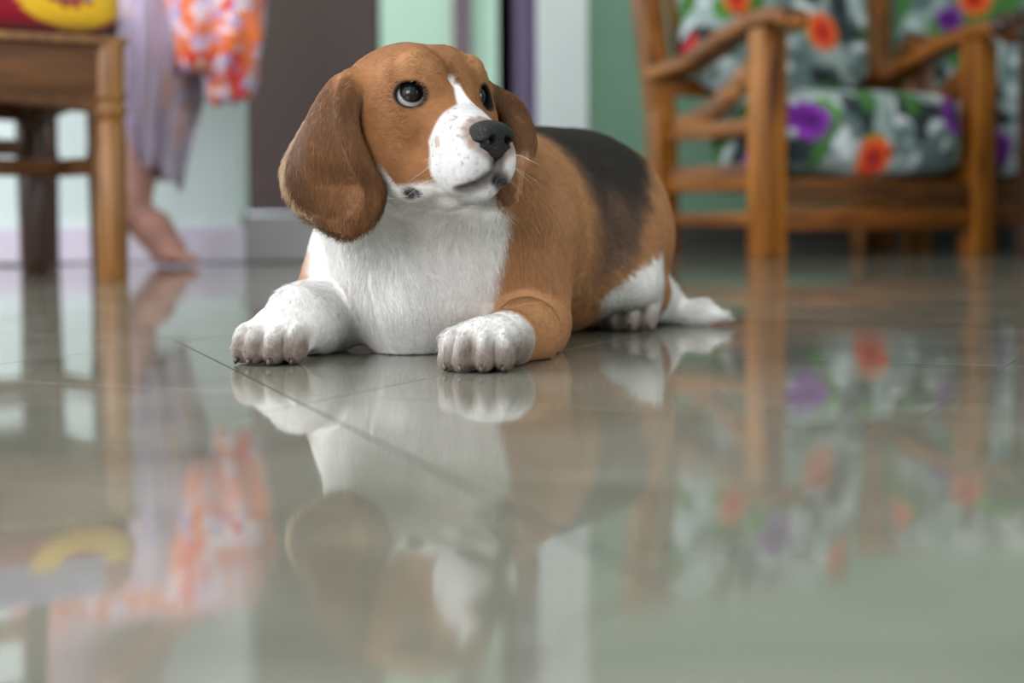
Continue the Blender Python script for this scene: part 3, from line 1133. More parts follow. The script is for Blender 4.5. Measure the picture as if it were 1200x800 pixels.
def skirt(u, v):
    a = u * 2 * PI
    pl = 1 + 0.11 * np.sin(a * 11 + 0.8 * np.sin(a * 3)) * (0.4 + 0.6 * v)
    rx = np.interp(v, (0, 0.25, 0.5, 0.75, 1.0), (0.105, 0.106, 0.094, 0.070, 0.042)) * pl
    ry = (0.205 - 0.075 * v) * pl
    cx = np.interp(v, (0, 0.25, 0.5, 0.75, 1.0), (-0.785, -0.783, -0.793, -0.812, -0.815))
    z = 0.72 - v * (0.505 + 0.03 * np.cos(a - 0.6) + 0.012 * np.sin(a * 7))
    return np.stack([cx + rx * np.cos(a), PY + ry * np.sin(a), z], 1)


SP, SQ, su, sv = grid_mesh('skirt', skirt, 240, 40)
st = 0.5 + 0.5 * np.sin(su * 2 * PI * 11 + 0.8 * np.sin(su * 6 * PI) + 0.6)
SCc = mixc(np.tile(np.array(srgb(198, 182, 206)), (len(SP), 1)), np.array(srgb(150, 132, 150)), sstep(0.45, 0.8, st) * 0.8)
SCc = mixc(SCc, np.array(srgb(222, 206, 228)), sstep(0.66, 0.76, vnoise(SP * np.array((1, 1, 0.35)), 50, 71)) * 0.7)
SCc = mixc(SCc, np.array(srgb(208, 150, 106)), sstep(0.74, 0.80, vnoise(SP, 24, 72)) * 0.5)
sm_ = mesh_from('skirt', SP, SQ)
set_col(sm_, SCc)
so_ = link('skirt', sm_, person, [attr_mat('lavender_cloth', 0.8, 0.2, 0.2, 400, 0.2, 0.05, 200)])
so_['label'] = 'long pleated lavender skirt'
md = so_.modifiers.new('cloth', 'SOLIDIFY')
md.thickness = 0.003

stl = empty('stool', (-1.02, PY, 0))
tag(stl, 'small dark stool under the seated person behind the brown chair', 'stool')
b = bmesh.new()
box(b, (-0.16, -0.16, 0.540), (0.12, 0.16, 0.582), 0.01, 2)
bm_obj('seat', b, M_WALNUT, stl, True, 40)
for x in (-0.075, 0.085):
    for y in (-0.11, 0.11):
        b = bmesh.new()
        lathe(b, [(0.015, 0), (0.018, 0.2), (0.022, 0.24), (0.018, 0.28), (0.022, 0.545)], 14, Matrix.Translation((x, y, 0)))
        bm_obj('leg', b, M_WALNUT, stl, True, 40)

# ------------------------------------------------------------------ the beagle
HO = np.array((-0.0630, 1.430, 0.2225))                 # between the eyes
PSI, HP = math.radians(35), math.radians(3)
Fh = np.array((math.sin(PSI) * math.cos(HP), -math.cos(PSI) * math.cos(HP), math.sin(HP)))
Lh = np.array((math.cos(PSI), math.sin(PSI), 0.0))
Uh = np.cross(Fh, -Lh)
Uh = Uh / np.linalg.norm(Uh)
if Uh[2] < 0: Uh = -Uh
HM = np.stack([Fh, Lh, Uh])                           # rows: forward, left, up


def hd(f, l, u):
    return HO + Fh * f + Lh * l + Uh * u


def to_head(P):
    return (P - HO) @ HM.T


def rot_axes(fwd, up=(0, 0, 1)):
    f = np.asarray(fwd, float)
    f = f / np.linalg.norm(f)
    u = np.asarray(up, float)
    l = np.cross(u, f)
    l /= np.linalg.norm(l)
    u = np.cross(f, l)
    return np.stack([f, l, u])


def paw(F, heel, toe, width, s=1.0, spread=1.0):
    """a paw resting on the tiles from heel to toe tip; returns toe tip points"""
    heel, toe = np.asarray(heel, float), np.asarray(toe, float)
    M = rot_axes(toe - heel)
    f, l = M[0], M[1]
    Lg = np.linalg.norm(toe - heel)
    F.ell(heel + f * Lg * 0.34 + np.array((0, 0, 0.021 * s)), (Lg * 0.46, width * 0.44, 0.021 * s), 0.012, M)
    tips = []
    for i, (a, b) in enumerate(((-0.37, -0.010), (-0.135, 0.0), (0.135, 0.0), (0.37, -0.010))):
        c = toe + l * (a * width) + f * (b - 0.017 * s)
        d = f + l * a * 0.35 * spread
        d = d / np.linalg.norm(d)
        Mt = rot_axes(d)
        F.cone(c - d * 0.024 * s + np.array((0, 0, 0.029 * s)), c - d * 0.004 * s + np.array((0, 0, 0.026 * s)), 0.0066 * s, 0.0070 * s, 0.008)
        F.ell(c - d * 0.002 * s + np.array((0, 0, 0.0185 * s)), (0.0200 * s, 0.0087 * width / 0.06, 0.0168 * s), 0.0026, Mt)
        F.ell(c + d * 0.006 * s + np.array((0, 0, 0.0105 * s)), (0.0128 * s, 0.0086 * width / 0.06, 0.0105 * s), 0.004, Mt)
        tips.append((c + d * 0.0150 * s + np.array((0, 0, 0.0068 * s)), d))
    return tips


xs = spaced([(-0.275, -0.165, 0.0025), (-0.165, 0.015, 0.0014), (0.015, 0.29, 0.0028)])
ys = spaced([(1.325, 1.52, 0.0014), (1.52, 2.06, 0.003)])
zs = spaced([(-0.008, 0.05, 0.002), (0.05, 0.10, 0.0024), (0.10, 0.285, 0.0014)])
DF = Field(xs, ys, zs)

# trunk: deep chest, loin, rump
BA = np.array((0.46, 0.888, 0.0))                     # chest -> rump on the floor
BM = np.stack([BA, np.array((BA[1], -BA[0], 0)), np.array((0, 0, 1.0))])   # back, dog's left, up


def bd(b, l, u):
    return np.array((-0.085, 1.585, 0.0)) + BM[0] * b + BM[1] * l + BM[2] * u


def to_body(P):
    return (P - np.array((-0.085, 1.585, 0.0))) @ BM.T


DF.ell(bd(0.060, 0.0, 0.106), (0.135, 0.102, 0.106), 0.05, BM)     # rib cage
DF.ell(bd(0.008, 0.006, 0.095), (0.080, 0.084, 0.096), 0.05, BM)   # breast
DF.ell(bd(0.190, 0.0, 0.104), (0.150, 0.104, 0.106), 0.05, BM)     # belly
DF.ell(bd(0.290, 0.0, 0.107), (0.120, 0.099, 0.104), 0.05, BM)     # loin
DF.ell(bd(0.358, -0.004, 0.105), (0.088, 0.090, 0.103), 0.05, BM)     # rump
# neck
DF.chain([(hd(-0.040, 0, -0.010), 0.056), (bd(-0.03, 0.004, 0.172), 0.066), (bd(0.07, 0, 0.135), 0.085)], 0.04)
DF.chain([(hd(-0.045, 0, -0.050), 0.034), (bd(-0.024, 0.008, 0.118), 0.056), (bd(-0.02, 0.006, 0.06), 0.052)], 0.04)
# shoulders and forelegs
E_L = np.array(px(622, 391, 1.555))
E_R = np.array(px(377, 372, 1.585))
W_L, W_R = np.array((-0.004, 1.425, 0.022)), np.array((-0.187, 1.495, 0.036))
DF.ell(bd(0.062, 0.084, 0.105), (0.060, 0.036, 0.075), 0.03, BM)
DF.ell(bd(0.050, -0.078, 0.100), (0.060, 0.034, 0.072), 0.03, BM)
DF.chain([(bd(0.03, 0.085, 0.10), 0.045), (E_L + (0.002, 0.006, 0.012), 0.034)], 0.035)
DF.chain([(bd(0.03, -0.080, 0.09), 0.042), (E_R + (0.004, 0.004, 0.006), 0.034)], 0.035)
DF.chain([(E_L + (-0.002, 0, 0.004), 0.032), ((E_L * 0.5 + W_L * 0.5) + (0.006, 0, 0.003), 0.0275), (W_L, 0.021), (W_L + (-0.008, -0.024, 0.0), 0.021)], 0.014)
DF.chain([(E_R + (-0.004, -0.01, -0.004), 0.033), ((E_R * 0.5 + W_R * 0.5), 0.030), (W_R, 0.025), (W_R + (-0.010, -0.02, -0.008), 0.024)], 0.014)
CLAWS = []
CLAWS += paw(DF, (-0.020, 1.412, 0), (-0.0325, 1.354, 0), 0.058)
CLAWS += paw(DF, (-0.196, 1.487, 0), (-0.2125, 1.428, 0), 0.062)
# hind leg on the near side, folded, and its paw; the far one is tucked under
H_K = bd(0.262, 0.078, 0.068)
DF.ell(bd(0.345, 0.054, 0.092), (0.085, 0.038, 0.086), 0.03, BM)
DF.chain([(bd(0.34, 0.052, 0.10), 0.048), (H_K, 0.034)], 0.03)
HP_T = np.array(px(728, 390, 1.80))
HP_T[2] = 0
HP_H = HP_T + np.array((0.022, 0.075, 0))
DF.chain([(H_K + (0.02, 0.01, -0.012), 0.03), (HP_H + (0.022, 0.03, 0.03), 0.024), (HP_H + (0, 0, 0.026), 0.022)], 0.012)
CLAWS += paw(DF, HP_H, HP_T, 0.062, 1.35)
DF.chain([(bd(0.34, -0.085, 0.07), 0.055), (bd(0.24, -0.115, 0.035), 0.033), (bd(0.33, -0.125, 0.026), 0.024)], 0.03)
CLAWS += paw(DF, bd(0.23, -0.13, 0) * (1, 1, 0), bd(0.165, -0.14, 0) * (1, 1, 0), 0.054, 0.95)
# tail laid round on the floor
TAIL = [(bd(0.425, 0.00, 0.032), 0.022), (bd(0.455, 0.060, 0.019), 0.016), (np.array((0.178, 1.915, 0.016)), 0.0145),
        (np.array((0.208, 1.895, 0.014)), 0.0125), (np.array((0.232, 1.885, 0.010)), 0.006)]
DF.chain(TAIL, 0.012)

# skull and muzzle
DF.ell(hd(-0.036, 0, -0.002), (0.066, 0.062, 0.0475), 0.02, HM)
DF.ell(hd(-0.002, 0, 0.010), (0.030, 0.043, 0.031), 0.02, HM)       # brow
for s in (-1, 1):
    DF.ell(hd(-0.018, s * 0.037, -0.036), (0.042, 0.024, 0.040), 0.022, HM)   # cheek
    DF.chain([(hd(0.006, s * 0.038, 0.0200), 0.0075), (hd(0.017, s * 0.026, 0.0240), 0.0075), (hd(0.0225, s * 0.013, 0.0150), 0.006), (hd(0.0265, s * 0.010, -0.004), 0.006)], 0.008)   # brow fold
    DF.cone(hd(0.006, s * 0.040, -0.019), hd(0.020, s * 0.023, -0.022), 0.008, 0.008, 0.012)     # under the eye
    DF.ell(hd(0.050, s * 0.0150, -0.0575), (0.036, 0.0150, 0.0260), 0.014, HM)   # flews
    DF.ell(hd(0.010, s * 0.029, -0.066), (0.030, 0.013, 0.020), 0.016, HM)    # lip fold toward the corner of the mouth
DF.chain([(hd(0.006, 0, -0.014), 0.025), (hd(0.036, 0, -0.0335), 0.0215), (hd(0.065, 0, -0.0430), 0.0175)], 0.018)
DF.ell(hd(0.060, 0, -0.056), (0.024, 0.020, 0.024), 0.012, HM)
DF.chain([(hd(0.063, 0, -0.0795), 0.0105), (hd(0.020, 0, -0.0765), 0.0150), (hd(-0.03, 0, -0.066), 0.026)], 0.008)  # lower jaw
# mouth line under the flews, groove below the nose, furrow of the forehead
LIP = [(0.0815, 0.003, -0.0700, 0.0020), (0.075, 0.014, -0.0775, 0.0026), (0.053, 0.0285, -0.0835, 0.0018), (0.034, 0.034, -0.0825, 0.0022), (0.021, 0.0375, -0.0825, 0.0045), (0.016, 0.0395, -0.0835, 0.0045)]
for s in (-1, 1):
    DF.chain([(hd(*q[:1], s * q[1], q[2]), q[3]) for q in LIP], 0.004, True)
DF.chain([(hd(0.0845, 0, -0.052), 0.0016), (hd(0.0845, 0, -0.073), 0.0014)], 0.004, True)
DF.chain([(hd(0.026, 0, 0.012), 0.003), (hd(0.012, 0, 0.040), 0.003), (hd(-0.02, 0, 0.052), 0.003)], 0.014, True)
# eye openings
EYES = []
for s in (-1, 1):
    dirn = Fh * 0.87 + Lh * s * 0.49
    c = hd(0.0050, s * 0.0275, 0.0) + dirn * 0.0034
    M = rot_axes(dirn, Uh)
    EYES.append((s, c, M))
    DF.ell(c + M[0] * 0.009, (0.0170, 0.0120, 0.0104), 0.004, M, True)
    DF.ell(c, (0.0140, 0.0140, 0.0140), 0.002, M, True)

# ears: sheets hung from the sides of the skull, folded at the root
ER = [((428, 98, 1.428), (415, 95, 1.44), (405, 98, 1.472)),
      ((414, 116, 1.404), (397, 112, 1.410), (379, 119, 1.475)),
      ((414, 150, 1.394), (388, 140, 1.404), (352, 154, 1.482)),
      ((429, 190, 1.388), (392, 180, 1.404), (332, 194, 1.485)),
      ((446, 222, 1.394), (398, 214, 1.415), (338, 224, 1.478)),
      ((440, 250, 1.402), (402, 244, 1.418), (364, 250, 1.463)),
      ((422, 266, 1.412), (406, 268, 1.420), (392, 266, 1.438))]
EC = np.array([[px(*p) for p in row] for row in ER])


def ear_pts(n=76, m=46):
    t = np.linspace(0, 6, n)
    i = np.clip(np.floor(t).astype(int), 0, 5)
    f = (t - i)[:, None, None]
    g = lambda k: EC[np.clip(k, 0, 6)]
    p0, p1, p2, p3 = g(i - 1), g(i), g(i + 1), g(i + 2)
    row = 0.5 * ((2 * p1) + (-p0 + p2) * f + (2 * p0 - 5 * p1 + 4 * p2 - p3) * f ** 2 + (-p0 + 3 * p1 - 3 * p2 + p3) * f ** 3)
    a = np.linspace(0, 1, m)[None, :, None]
    P = row[:, 0:1] * (1 - a) * (1 - 2 * a) + row[:, 1:2] * 4 * a * (1 - a) + row[:, 2:3] * a * (2 * a - 1)
    T = (t / 6)[:, None]
    A = a[:, :, 0]
    wave = 0.0065 * np.sin(A * 11.0 + T * 1.2) * np.sin(np.clip(T * 1.05 + 0.1, 0, 1) * PI) ** 0.6 * sstep(0.05, 0.15, A)
    P = P + wave[:, :, None] * np.array((-0.55, -0.75, 0.15))
    R = 0.0052 - 0.0018 * T + 0.0012 * (1 - np.abs(2 * A - 1)) + 0.0030 * np.exp(-(A / 0.10) ** 2) * (1 - T)
    return P.reshape(-1, 3), np.broadcast_to(R, (n, m)).ravel(), np.repeat(t / 6, m), np.tile(a.ravel(), n)


EP, ERAD, EV, EA = ear_pts()
EH = to_head(EP)
EH2 = EH.copy()
EH2[:, 1] *= -1
EH2[:, 2] = 0.03 + (EH2[:, 2] - 0.03) * (0.92 - 0.12 * EV)
EH2[:, 1] += 0.034 * EV
EP2 = HO + EH2 @ HM
for P_ in (EP, EP2):
    DF.cloud(P_, ERAD, 0.0012)
for s in (-1, 1):
    DF.ell(hd(-0.034, s * 0.060, 0.006), (0.020, 0.010, 0.018), 0.016, HM)
# breastbone and the hollows beside it
DF.cone(px(478, 300, 1.528), px(474, 398, 1.552), 0.022, 0.016, 0.03)
DF.ell(px(438, 318, 1.478), (0.018, 0.020, 0.040), 0.03, None, True)
DF.ell(px(535, 330, 1.470), (0.018, 0.020, 0.045), 0.03, None, True)
DF.floor_cut(0.0006)
DV, DQ = DF.mesh(2)
DN = normals(DV, DQ)
print('dog', len(DV), len(DQ))


# ---- coat colours, as dyed on the animal, with some light and shade painted in
TAN = np.array(srgb(174, 124, 84))
RED = np.array(srgb(138, 92, 56))
DKB = np.array(srgb(112, 70, 42))
BLK = np.array(srgb(34, 30, 30))
WHT = np.array(srgb(236, 232, 228))
GRY = np.array(srgb(70, 62, 62))
RIM_LIT = np.array(srgb(214, 186, 150))


def near_set(P, S, step=1):
    """distance of points P to a small cloud S"""
    out = np.full(len(P), 1.0)
    S = S[::step]
    for a in range(0, len(P), 20000):
        d = ((P[a:a + 20000, None, :] - S[None]) ** 2).sum(-1)
        out[a:a + 20000] = np.sqrt(d.min(1))
    return out


def coat_colour(P, N):
    n1 = vnoise(P, 60, 1) * 0.6 + vnoise(P, 140, 2) * 0.4 - 0.5
    n2 = vnoise(P, 22, 3) - 0.5
    n3 = vnoise(P, 320, 4)
    B, H = to_body(P), to_head(P)
    f, l, u = H[:, 0], np.abs(H[:, 1]), H[:, 2]
    C = np.tile(TAN, (len(P), 1)) * (1 + 0.18 * n1[:, None])
    # saddle
    b, bl, bu = B[:, 0], B[:, 1], B[:, 2]
    sad = sstep(0.145, 0.195, b + n1 * 0.02) * (1 - sstep(0.225, 0.275, b + n1 * 0.03 - (bu - 0.09) * 1.05))
    deep = sstep(0.075, 0.155, bu + n2 * 0.06 - (b - 0.17) * 0.15)
    C = mixc(C, np.array(srgb(104, 82, 70)), sad * sstep(0.02, 0.09, bu + n2 * 0.05) * 0.85)
    C = mixc(C, BLK, sad * deep * 0.95)
    # white chest, belly, feet and tail tip
    xr = -0.004 - np.maximum(0.11 - P[:, 2], 0) * 0.22
    xl = -0.188 + np.maximum(0.10 - P[:, 2], 0) * 0.10
    ch = (1 - sstep(-0.006, 0.006, P[:, 0] - xr + n1 * 0.010)) * sstep(-0.006, 0.006, P[:, 0] - xl + n1 * 0.01) * (1 - sstep(0.02, 0.035, b)) * (1 - sstep(0.24, 0.26, P[:, 2])) * (1 - sstep(0.150, 0.178, P[:, 2]) * sstep(1.475, 1.505, P[:, 1]))
    ch = np.maximum(ch, (1 - sstep(0.02, 0.034, bu + n1 * 0.01)) * (1 - sstep(0.055, 0.075, np.abs(bl))) * (1 - sstep(0.05, 0.09, b)))
    C = mixc(C, WHT, ch)
    fl = (1 - sstep(1.418, 1.436, P[:, 1] + n1 * 0.012 + (P[:, 0] + 0.02) * 0.3)) * (1 - sstep(0.07, 0.085, P[:, 2])) * sstep(-0.10, -0.09, P[:, 0])
    fr = (1 - sstep(-0.168, -0.160, P[:, 0] + n1 * 0.008)) * (1 - sstep(1.56, 1.575, P[:, 1] + n1 * 0.01)) * (1 - sstep(0.066, 0.078, P[:, 2] + n1 * 0.012))
    C = mixc(C, WHT, np.maximum(fl, fr))
    hk = (1 - sstep(-0.004, 0.006, P[:, 2] - 0.036 - (P[:, 0] - 0.0885) * 0.69 + n1 * 0.01)) * sstep(0.086, 0.098, P[:, 0]) * (1 - sstep(0.158, 0.163, P[:, 0] + np.maximum(P[:, 1] - 1.86, 0) * 2)) * sstep(0.02, 0.04, bl)
    C = mixc(C, WHT, hk)
    tl = sstep(0.150, 0.166, P[:, 0] + n1 * 0.01) * (1 - sstep(0.055, 0.066, P[:, 2])) * sstep(1.855, 1.87, P[:, 1])
    C = mixc(C, WHT, tl)
    # toes tinged brown, darker towards the floor
    toe = (1 - sstep(0.012, 0.046, P[:, 2] + n1 * 0.016)) * np.maximum(fl, fr) * (1 - sstep(1.44, 1.475, P[:, 1]))
    C = mixc(C, np.array(srgb(116, 97, 82)), toe * 0.9)
    toe = hk * (1 - sstep(0.012, 0.040, P[:, 2] + n1 * 0.016)) * (1 - sstep(1.825, 1.845, P[:, 1]))
    C = mixc(C, np.array(srgb(120, 98, 82)), toe * 0.8)
    # head
    hm = sstep(-0.095, -0.06, f) * (1 - sstep(0.12, 0.125, l)) * sstep(-0.066, -0.05, u + n1 * 0.006 + 0.06 * sstep(0.0, 0.02, f))
    C = mixc(C, RED, hm)
    C = C * (1 + (hm * (n2 * 0.55 + n1 * 0.25))[:, None])
    C = mixc(C, TAN, hm * 0.6 * (1 - sstep(0.010, 0.022, np.hypot(f - 0.016, np.hypot(l - 0.030, u - 0.024)))))
    C = mixc(C, DKB, hm * (1 - sstep(0.0, 0.03, l)) * sstep(0.02, 0.035, u) * 0.25)
    face = sstep(-0.01, 0.02, f)
    edge = f - 0.034 + (u + 0.04) * np.where(u > -0.04, -0.55, 0.25) + (0.026 - l) * 0.25 + n1 * 0.006
    wz = sstep(-0.002, 0.005, edge) * sstep(-0.12, -0.11, u) * face
    bz = (1 - sstep(0.0, 0.0035, l - (0.0022 + np.maximum(-u + 0.004, 0) * 0.30) + n1 * 0.002)) * (1 - sstep(0.012, 0.020, u)) * sstep(-0.06, -0.05, u) * sstep(0.0, 0.01, f)
    jw = sstep(-0.13, -0.115, u) * sstep(-0.045, -0.03, f) * (1 - sstep(-0.078, -0.070, u + n1 * 0.004)) * (1 - sstep(0.06, 0.07, l))
    wm = np.maximum(np.maximum(wz, bz), jw)
    C = mixc(C, WHT, wm)
    C = mixc(C, np.array(srgb(198, 194, 193)), wz * 0.9)
    fk = sstep(0.66, 0.74, vnoise(P, 420, 7)) * sstep(0.30, 0.55, vnoise(P, 70, 8)) * sstep(0.015, 0.03, f) * wz * (u > -0.085)
    C = mixc(C, np.array(srgb(132, 104, 84)), fk * 0.6)
    fk = sstep(0.72, 0.78, vnoise(P, 150, 9)) * sstep(0.03, 0.045, f) * wz * (u > -0.05)
    C = mixc(C, np.array(srgb(160, 128, 98)), fk * 0.6)
    C = mixc(C, np.array(srgb(196, 190, 190)), wz * sstep(-0.055, -0.075, u) * 0.5)  # shade on the lower muzzle painted as grey
    # soft grey about nose, lips and eye rims
    nose = np.sqrt(((H - np.array((0.078, 0, -0.040))) ** 2 / np.array((0.022, 0.020, 0.018)) ** 2).sum(1))
    C = mixc(C, np.array(srgb(120, 96, 84)), (1 - sstep(1.0, 1.35, nose)) * 0.8)
    lp = np.array([q[:3] for q in LIP])
    lp = np.concatenate([lp[:-1] + (lp[1:] - lp[:-1]) * t for t in np.linspace(0, 0.95, 12)] + [np.array([[0.0845, 0, z] for z in np.linspace(-0.072, -0.055, 8)])])
    lw = 0.0025 + 0.006 * sstep(0.05, 0.08, lp[:, 0])
    lip = np.full(len(P), 9.0)
    hb = (f > -0.005) & (u < -0.04)
    if hb.any():
        q = H[hb].copy()
        q[:, 1] = np.abs(q[:, 1])
        lip[hb] = (np.sqrt(((q[:, None] - lp[None]) ** 2).sum(-1)) / lw[None]).min(1)
    C = mixc(C, GRY, (1 - sstep(0.45, 1.3, lip + n1 * 0.5)) * 0.85)
    mo = near_set(P, np.array([hd(0.080, 0.004, -0.0735), hd(0.0775, 0.010, -0.0765), hd(0.0735, 0.016, -0.079)]))
    C = mixc(C, GRY * 0.3, 1 - sstep(0.0025, 0.0065, mo))  # shadowed mouth opening painted dark on one side of the lip
    crn = near_set(P, np.array([hd(0.022, -0.0375, -0.083), hd(0.022, 0.0375, -0.083), hd(0.016, -0.0395, -0.0835), hd(0.016, 0.0395, -0.0835)]))
    C = mixc(C, GRY * 0.5, (1 - sstep(0.0055, 0.0095, crn)))
    for s, c, M in EYES:
        q = (P - c) @ M.T
        r = np.sqrt((q[:, 1] / 0.0125) ** 2 + (q[:, 2] / 0.0104) ** 2)
        m = (1 - sstep(1.02, 1.32, r)) * (q[:, 0] > -0.004) * (q[:, 0] < 0.022)
        C = mixc(C, BLK * 0.45, m)
    # ears
    hb = (l > 0.03) & (u < 0.06) & (u > -0.15) & (f > -0.14) & (f < 0.05)
    ii = np.nonzero(hb)[0]
    if len(ii):
        de = np.minimum(near_set(P[ii], EP, 5), near_set(P[ii], EP2, 5))
        m = np.zeros(len(P))
        m[ii] = 1 - sstep(0.0085, 0.0125, de)
        ec = np.array(srgb(106, 70, 42)) * (1 + 0.7 * n2[:, None] + 0.3 * n1[:, None])
        C = C * (1 - m[:, None]) + ec * m[:, None]
        fe = np.zeros(len(P))
        fe[ii] = (1 - sstep(0.008, 0.014, near_set(P[ii], EP2[EV > 0.6], 3)))
        C = mixc(C, np.array(srgb(196, 146, 112)), fe * m * 0.85)  # far ear tip lightened: backlight through the thin ear painted in
        rimlight = np.zeros(len(P))
        k = (EA > 0.97) & (EV > 0.15) & (EV < 0.93)
        dr = near_set(P[ii], EP[k])
        rimlight[ii] = (1 - sstep(0.0035, 0.0065, dr))
        C = mixc(C, RIM_LIT, rimlight * m * 0.55)  # backlight along the near ear's rear edge painted as a pale line
    return np.clip(C * (0.93 + 0.14 * n3[:, None]), 0, 1)


DC = coat_colour(DV, DN)
dog_me = mesh_from('dog', DV, DQ)
set_col(dog_me, DC)
M_SKIN = attr_mat('dog_skin', 0.75, 0.0, 0.15, 500, 0.2, 0.08, 200)
dog = link('dog', dog_me, None, [M_SKIN])
tag(dog, 'brown, black and white beagle lying on the glossy tile floor, looking up', 'dog')

# ---- eyes
m, nt, P_, N_, L_ = new_mat('eye_wet')
at = N_.new('ShaderNodeAttribute')
at.attribute_name = 'col'
L_.new(at.outputs['Color'], P_.inputs['Base Color'])
P_.inputs['Roughness'].default_value = 0.5
P_.inputs['Specular IOR Level'].default_value = 0.1
P_.inputs['Coat IOR'].default_value = 1.38
P_.inputs['Coat Weight'].default_value = 1.0
P_.inputs['Coat Roughness'].default_value = 0.03
M_EYE = m
for s, c, M in EYES:
    gaze = M[0] * 0.90 + Uh * 0.30 + Lh * (0.12 if s < 0 else 0.14)
    gaze = gaze / np.linalg.norm(gaze)
    n = 48
    th, ph = np.meshgrid(np.linspace(0.0, PI, n), np.linspace(0, 2 * PI, n, endpoint=False), indexing='ij')
    A = rot_axes(gaze, Uh)
    rr = 0.0133 + 0.0009 * np.exp(-(th / 0.5) ** 2)
    Pp = c + (rr * np.cos(th))[..., None] * A[0] + (rr * np.sin(th) * np.cos(ph))[..., None] * A[1] + (rr * np.sin(th) * np.sin(ph))[..., None] * A[2]
    i = np.arange(n * n).reshape(n, n)
    Q = np.stack([i[:-1], np.roll(i, -1, 1)[:-1], np.roll(i, -1, 1)[1:], i[1:]], -1).reshape(-1, 4)
    T = th.ravel()
    Cc = np.tile(np.array(srgb(205, 196, 196)), (n * n, 1))
    Cc = mixc(Cc, np.array(srgb(26, 16, 11)), 1 - sstep(0.82, 0.90, T))
    Cc = mixc(Cc, np.array((0.004, 0.004, 0.005)), 1 - sstep(0.40, 0.50, T))
    me = mesh_from('eye', Pp.reshape(-1, 3), Q)
    set_col(me, Cc)
    link('eye', me, dog, [M_EYE])

# ---- nose leather
gn = 0.0007
NF = Field(*[np.arange(hd(0.080, 0, -0.042)[a] - 0.032, hd(0.080, 0, -0.042)[a] + 0.032, gn) for a in range(3)])
NF.ell(hd(0.077, 0, -0.0360), (0.0165, 0.0178, 0.0108), 0.006, HM)
NF.ell(hd(0.0810, 0, -0.0470), (0.0115, 0.0112, 0.0120), 0.008, HM)
for s in (-1, 1):
    NF.ell(hd(0.0825, s * 0.0088, -0.0405), (0.0115, 0.0095, 0.0097), 0.004, HM)
    NF.chain([(hd(0.0960, s * 0.0064, -0.0415), 0.0025), (hd(0.088, s * 0.0078, -0.0425), 0.0029)], 0.0025, True)
    NF.chain([(hd(0.092, s * 0.0092, -0.0438), 0.0020), (hd(0.083, s * 0.0188, -0.0450), 0.0013)], 0.0025, True)
NF.chain([(hd(0.0965, 0, -0.034), 0.0007), (hd(0.0955, 0, -0.046), 0.0011), (hd(0.091, 0, -0.060), 0.0013)], 0.003, True)
NV, NQ = NF.mesh(1)
M_NOSE = plain('nose_leather', srgb(15, 13, 15), 0.36, 0.25, 300, 0.7, 900, (1, 1, 1), 0.35)
link('nose', mesh_from('nose', NV, NQ), dog, [M_NOSE])

# ---- claws
M_CLAW = plain('claw_horn', srgb(58, 48, 42), 0.35, 0.2, 80)
for t, d in CLAWS:
    bm = bmesh.new()
    d = np.array((d[0], d[1], 0))
    tube(bm, [t - d * 0.006 + np.array((0, 0, 0.001)), t + d * 0.001 - np.array((0, 0, 0.0008)), t + d * 0.004 - np.array((0, 0, 0.004)), t + d * 0.0045 - np.array((0, 0, 0.0058))],
         [0.0034, 0.0030, 0.002, 0.0008], 8)
    bm_obj('claw', bm, M_CLAW, dog, True)

# ---- coat of short hairs (a child of the dog; nobody could count them)
rng = np.random.default_rng(7)
NHAIR, KP = 260000, 4
tri = np.concatenate([DQ[:, [0, 1, 2]], DQ[:, [0, 2, 3]]])
ta, tb, tc = DV[tri[:, 0]], DV[tri[:, 1]], DV[tri[:, 2]]
ar = 0.5 * np.linalg.norm(np.cross(tb - ta, tc - ta), axis=1)
cen = (ta + tb + tc) / 3
ch_ = to_head(cen)
wt = ar * np.where((ch_[:, 0] > -0.11) & (cen[:, 2] > 0.11), 2.2, 1.0) * np.where(cen[:, 2] < 0.003, 0, 1.0)
wt *= np.where(cen[:, 1] > 1.62, 0.7, 1.0)
for s, c, M in EYES:
    q = (cen - c) @ M.T
    wt *= np.where((np.sqrt((q[:, 1] / 0.0125) ** 2 + (q[:, 2] / 0.0106) ** 2) < 1.12) & (q[:, 0] > -0.012) & (q[:, 0] < 0.03), 0, 1)
wt *= np.where((((ch_ - np.array((0.080, 0, -0.041))) / np.array((0.018, 0.0195, 0.0175))) ** 2).sum(1) < 1, 0, 1)
ti = rng.choice(len(tri), NHAIR, p=wt / wt.sum())
r1, r2 = np.sqrt(rng.random(NHAIR)), rng.random(NHAIR)
w0, w1, w2 = 1 - r1, r1 * (1 - r2), r1 * r2
T_ = tri[ti]
RT = DV[T_[:, 0]] * w0[:, None] + DV[T_[:, 1]] * w1[:, None] + DV[T_[:, 2]] * w2[:, None]
RN = DN[T_[:, 0]] * w0[:, None] + DN[T_[:, 1]] * w1[:, None] + DN[T_[:, 2]] * w2[:, None]
RN /= np.linalg.norm(RN, axis=1, keepdims=True) + 1e-9
RC = DC[T_[:, 0]] * w0[:, None] + DC[T_[:, 1]] * w1[:, None] + DC[T_[:, 2]] * w2[:, None]
H_ = to_head(RT)
B_ = to_body(RT)
hm_ = (sstep(-0.10, -0.05, H_[:, 0]) * sstep(-0.105, -0.08, H_[:, 2]) * (1 - sstep(1.50, 1.54, RT[:, 1])))[:, None]
ear_ = np.zeros(NHAIR)
k_ = (np.abs(H_[:, 1]) > 0.03) & (H_[:, 2] < 0.05) & (RT[:, 2] > 0.09) & (H_[:, 0] < 0.05)
ear_[k_] = 1 - sstep(0.008, 0.013, np.minimum(near_set(RT[k_], EP, 5), near_set(RT[k_], EP2, 5)))
ear_ = ear_[:, None]
down = np.array((0, 0, -1.0))
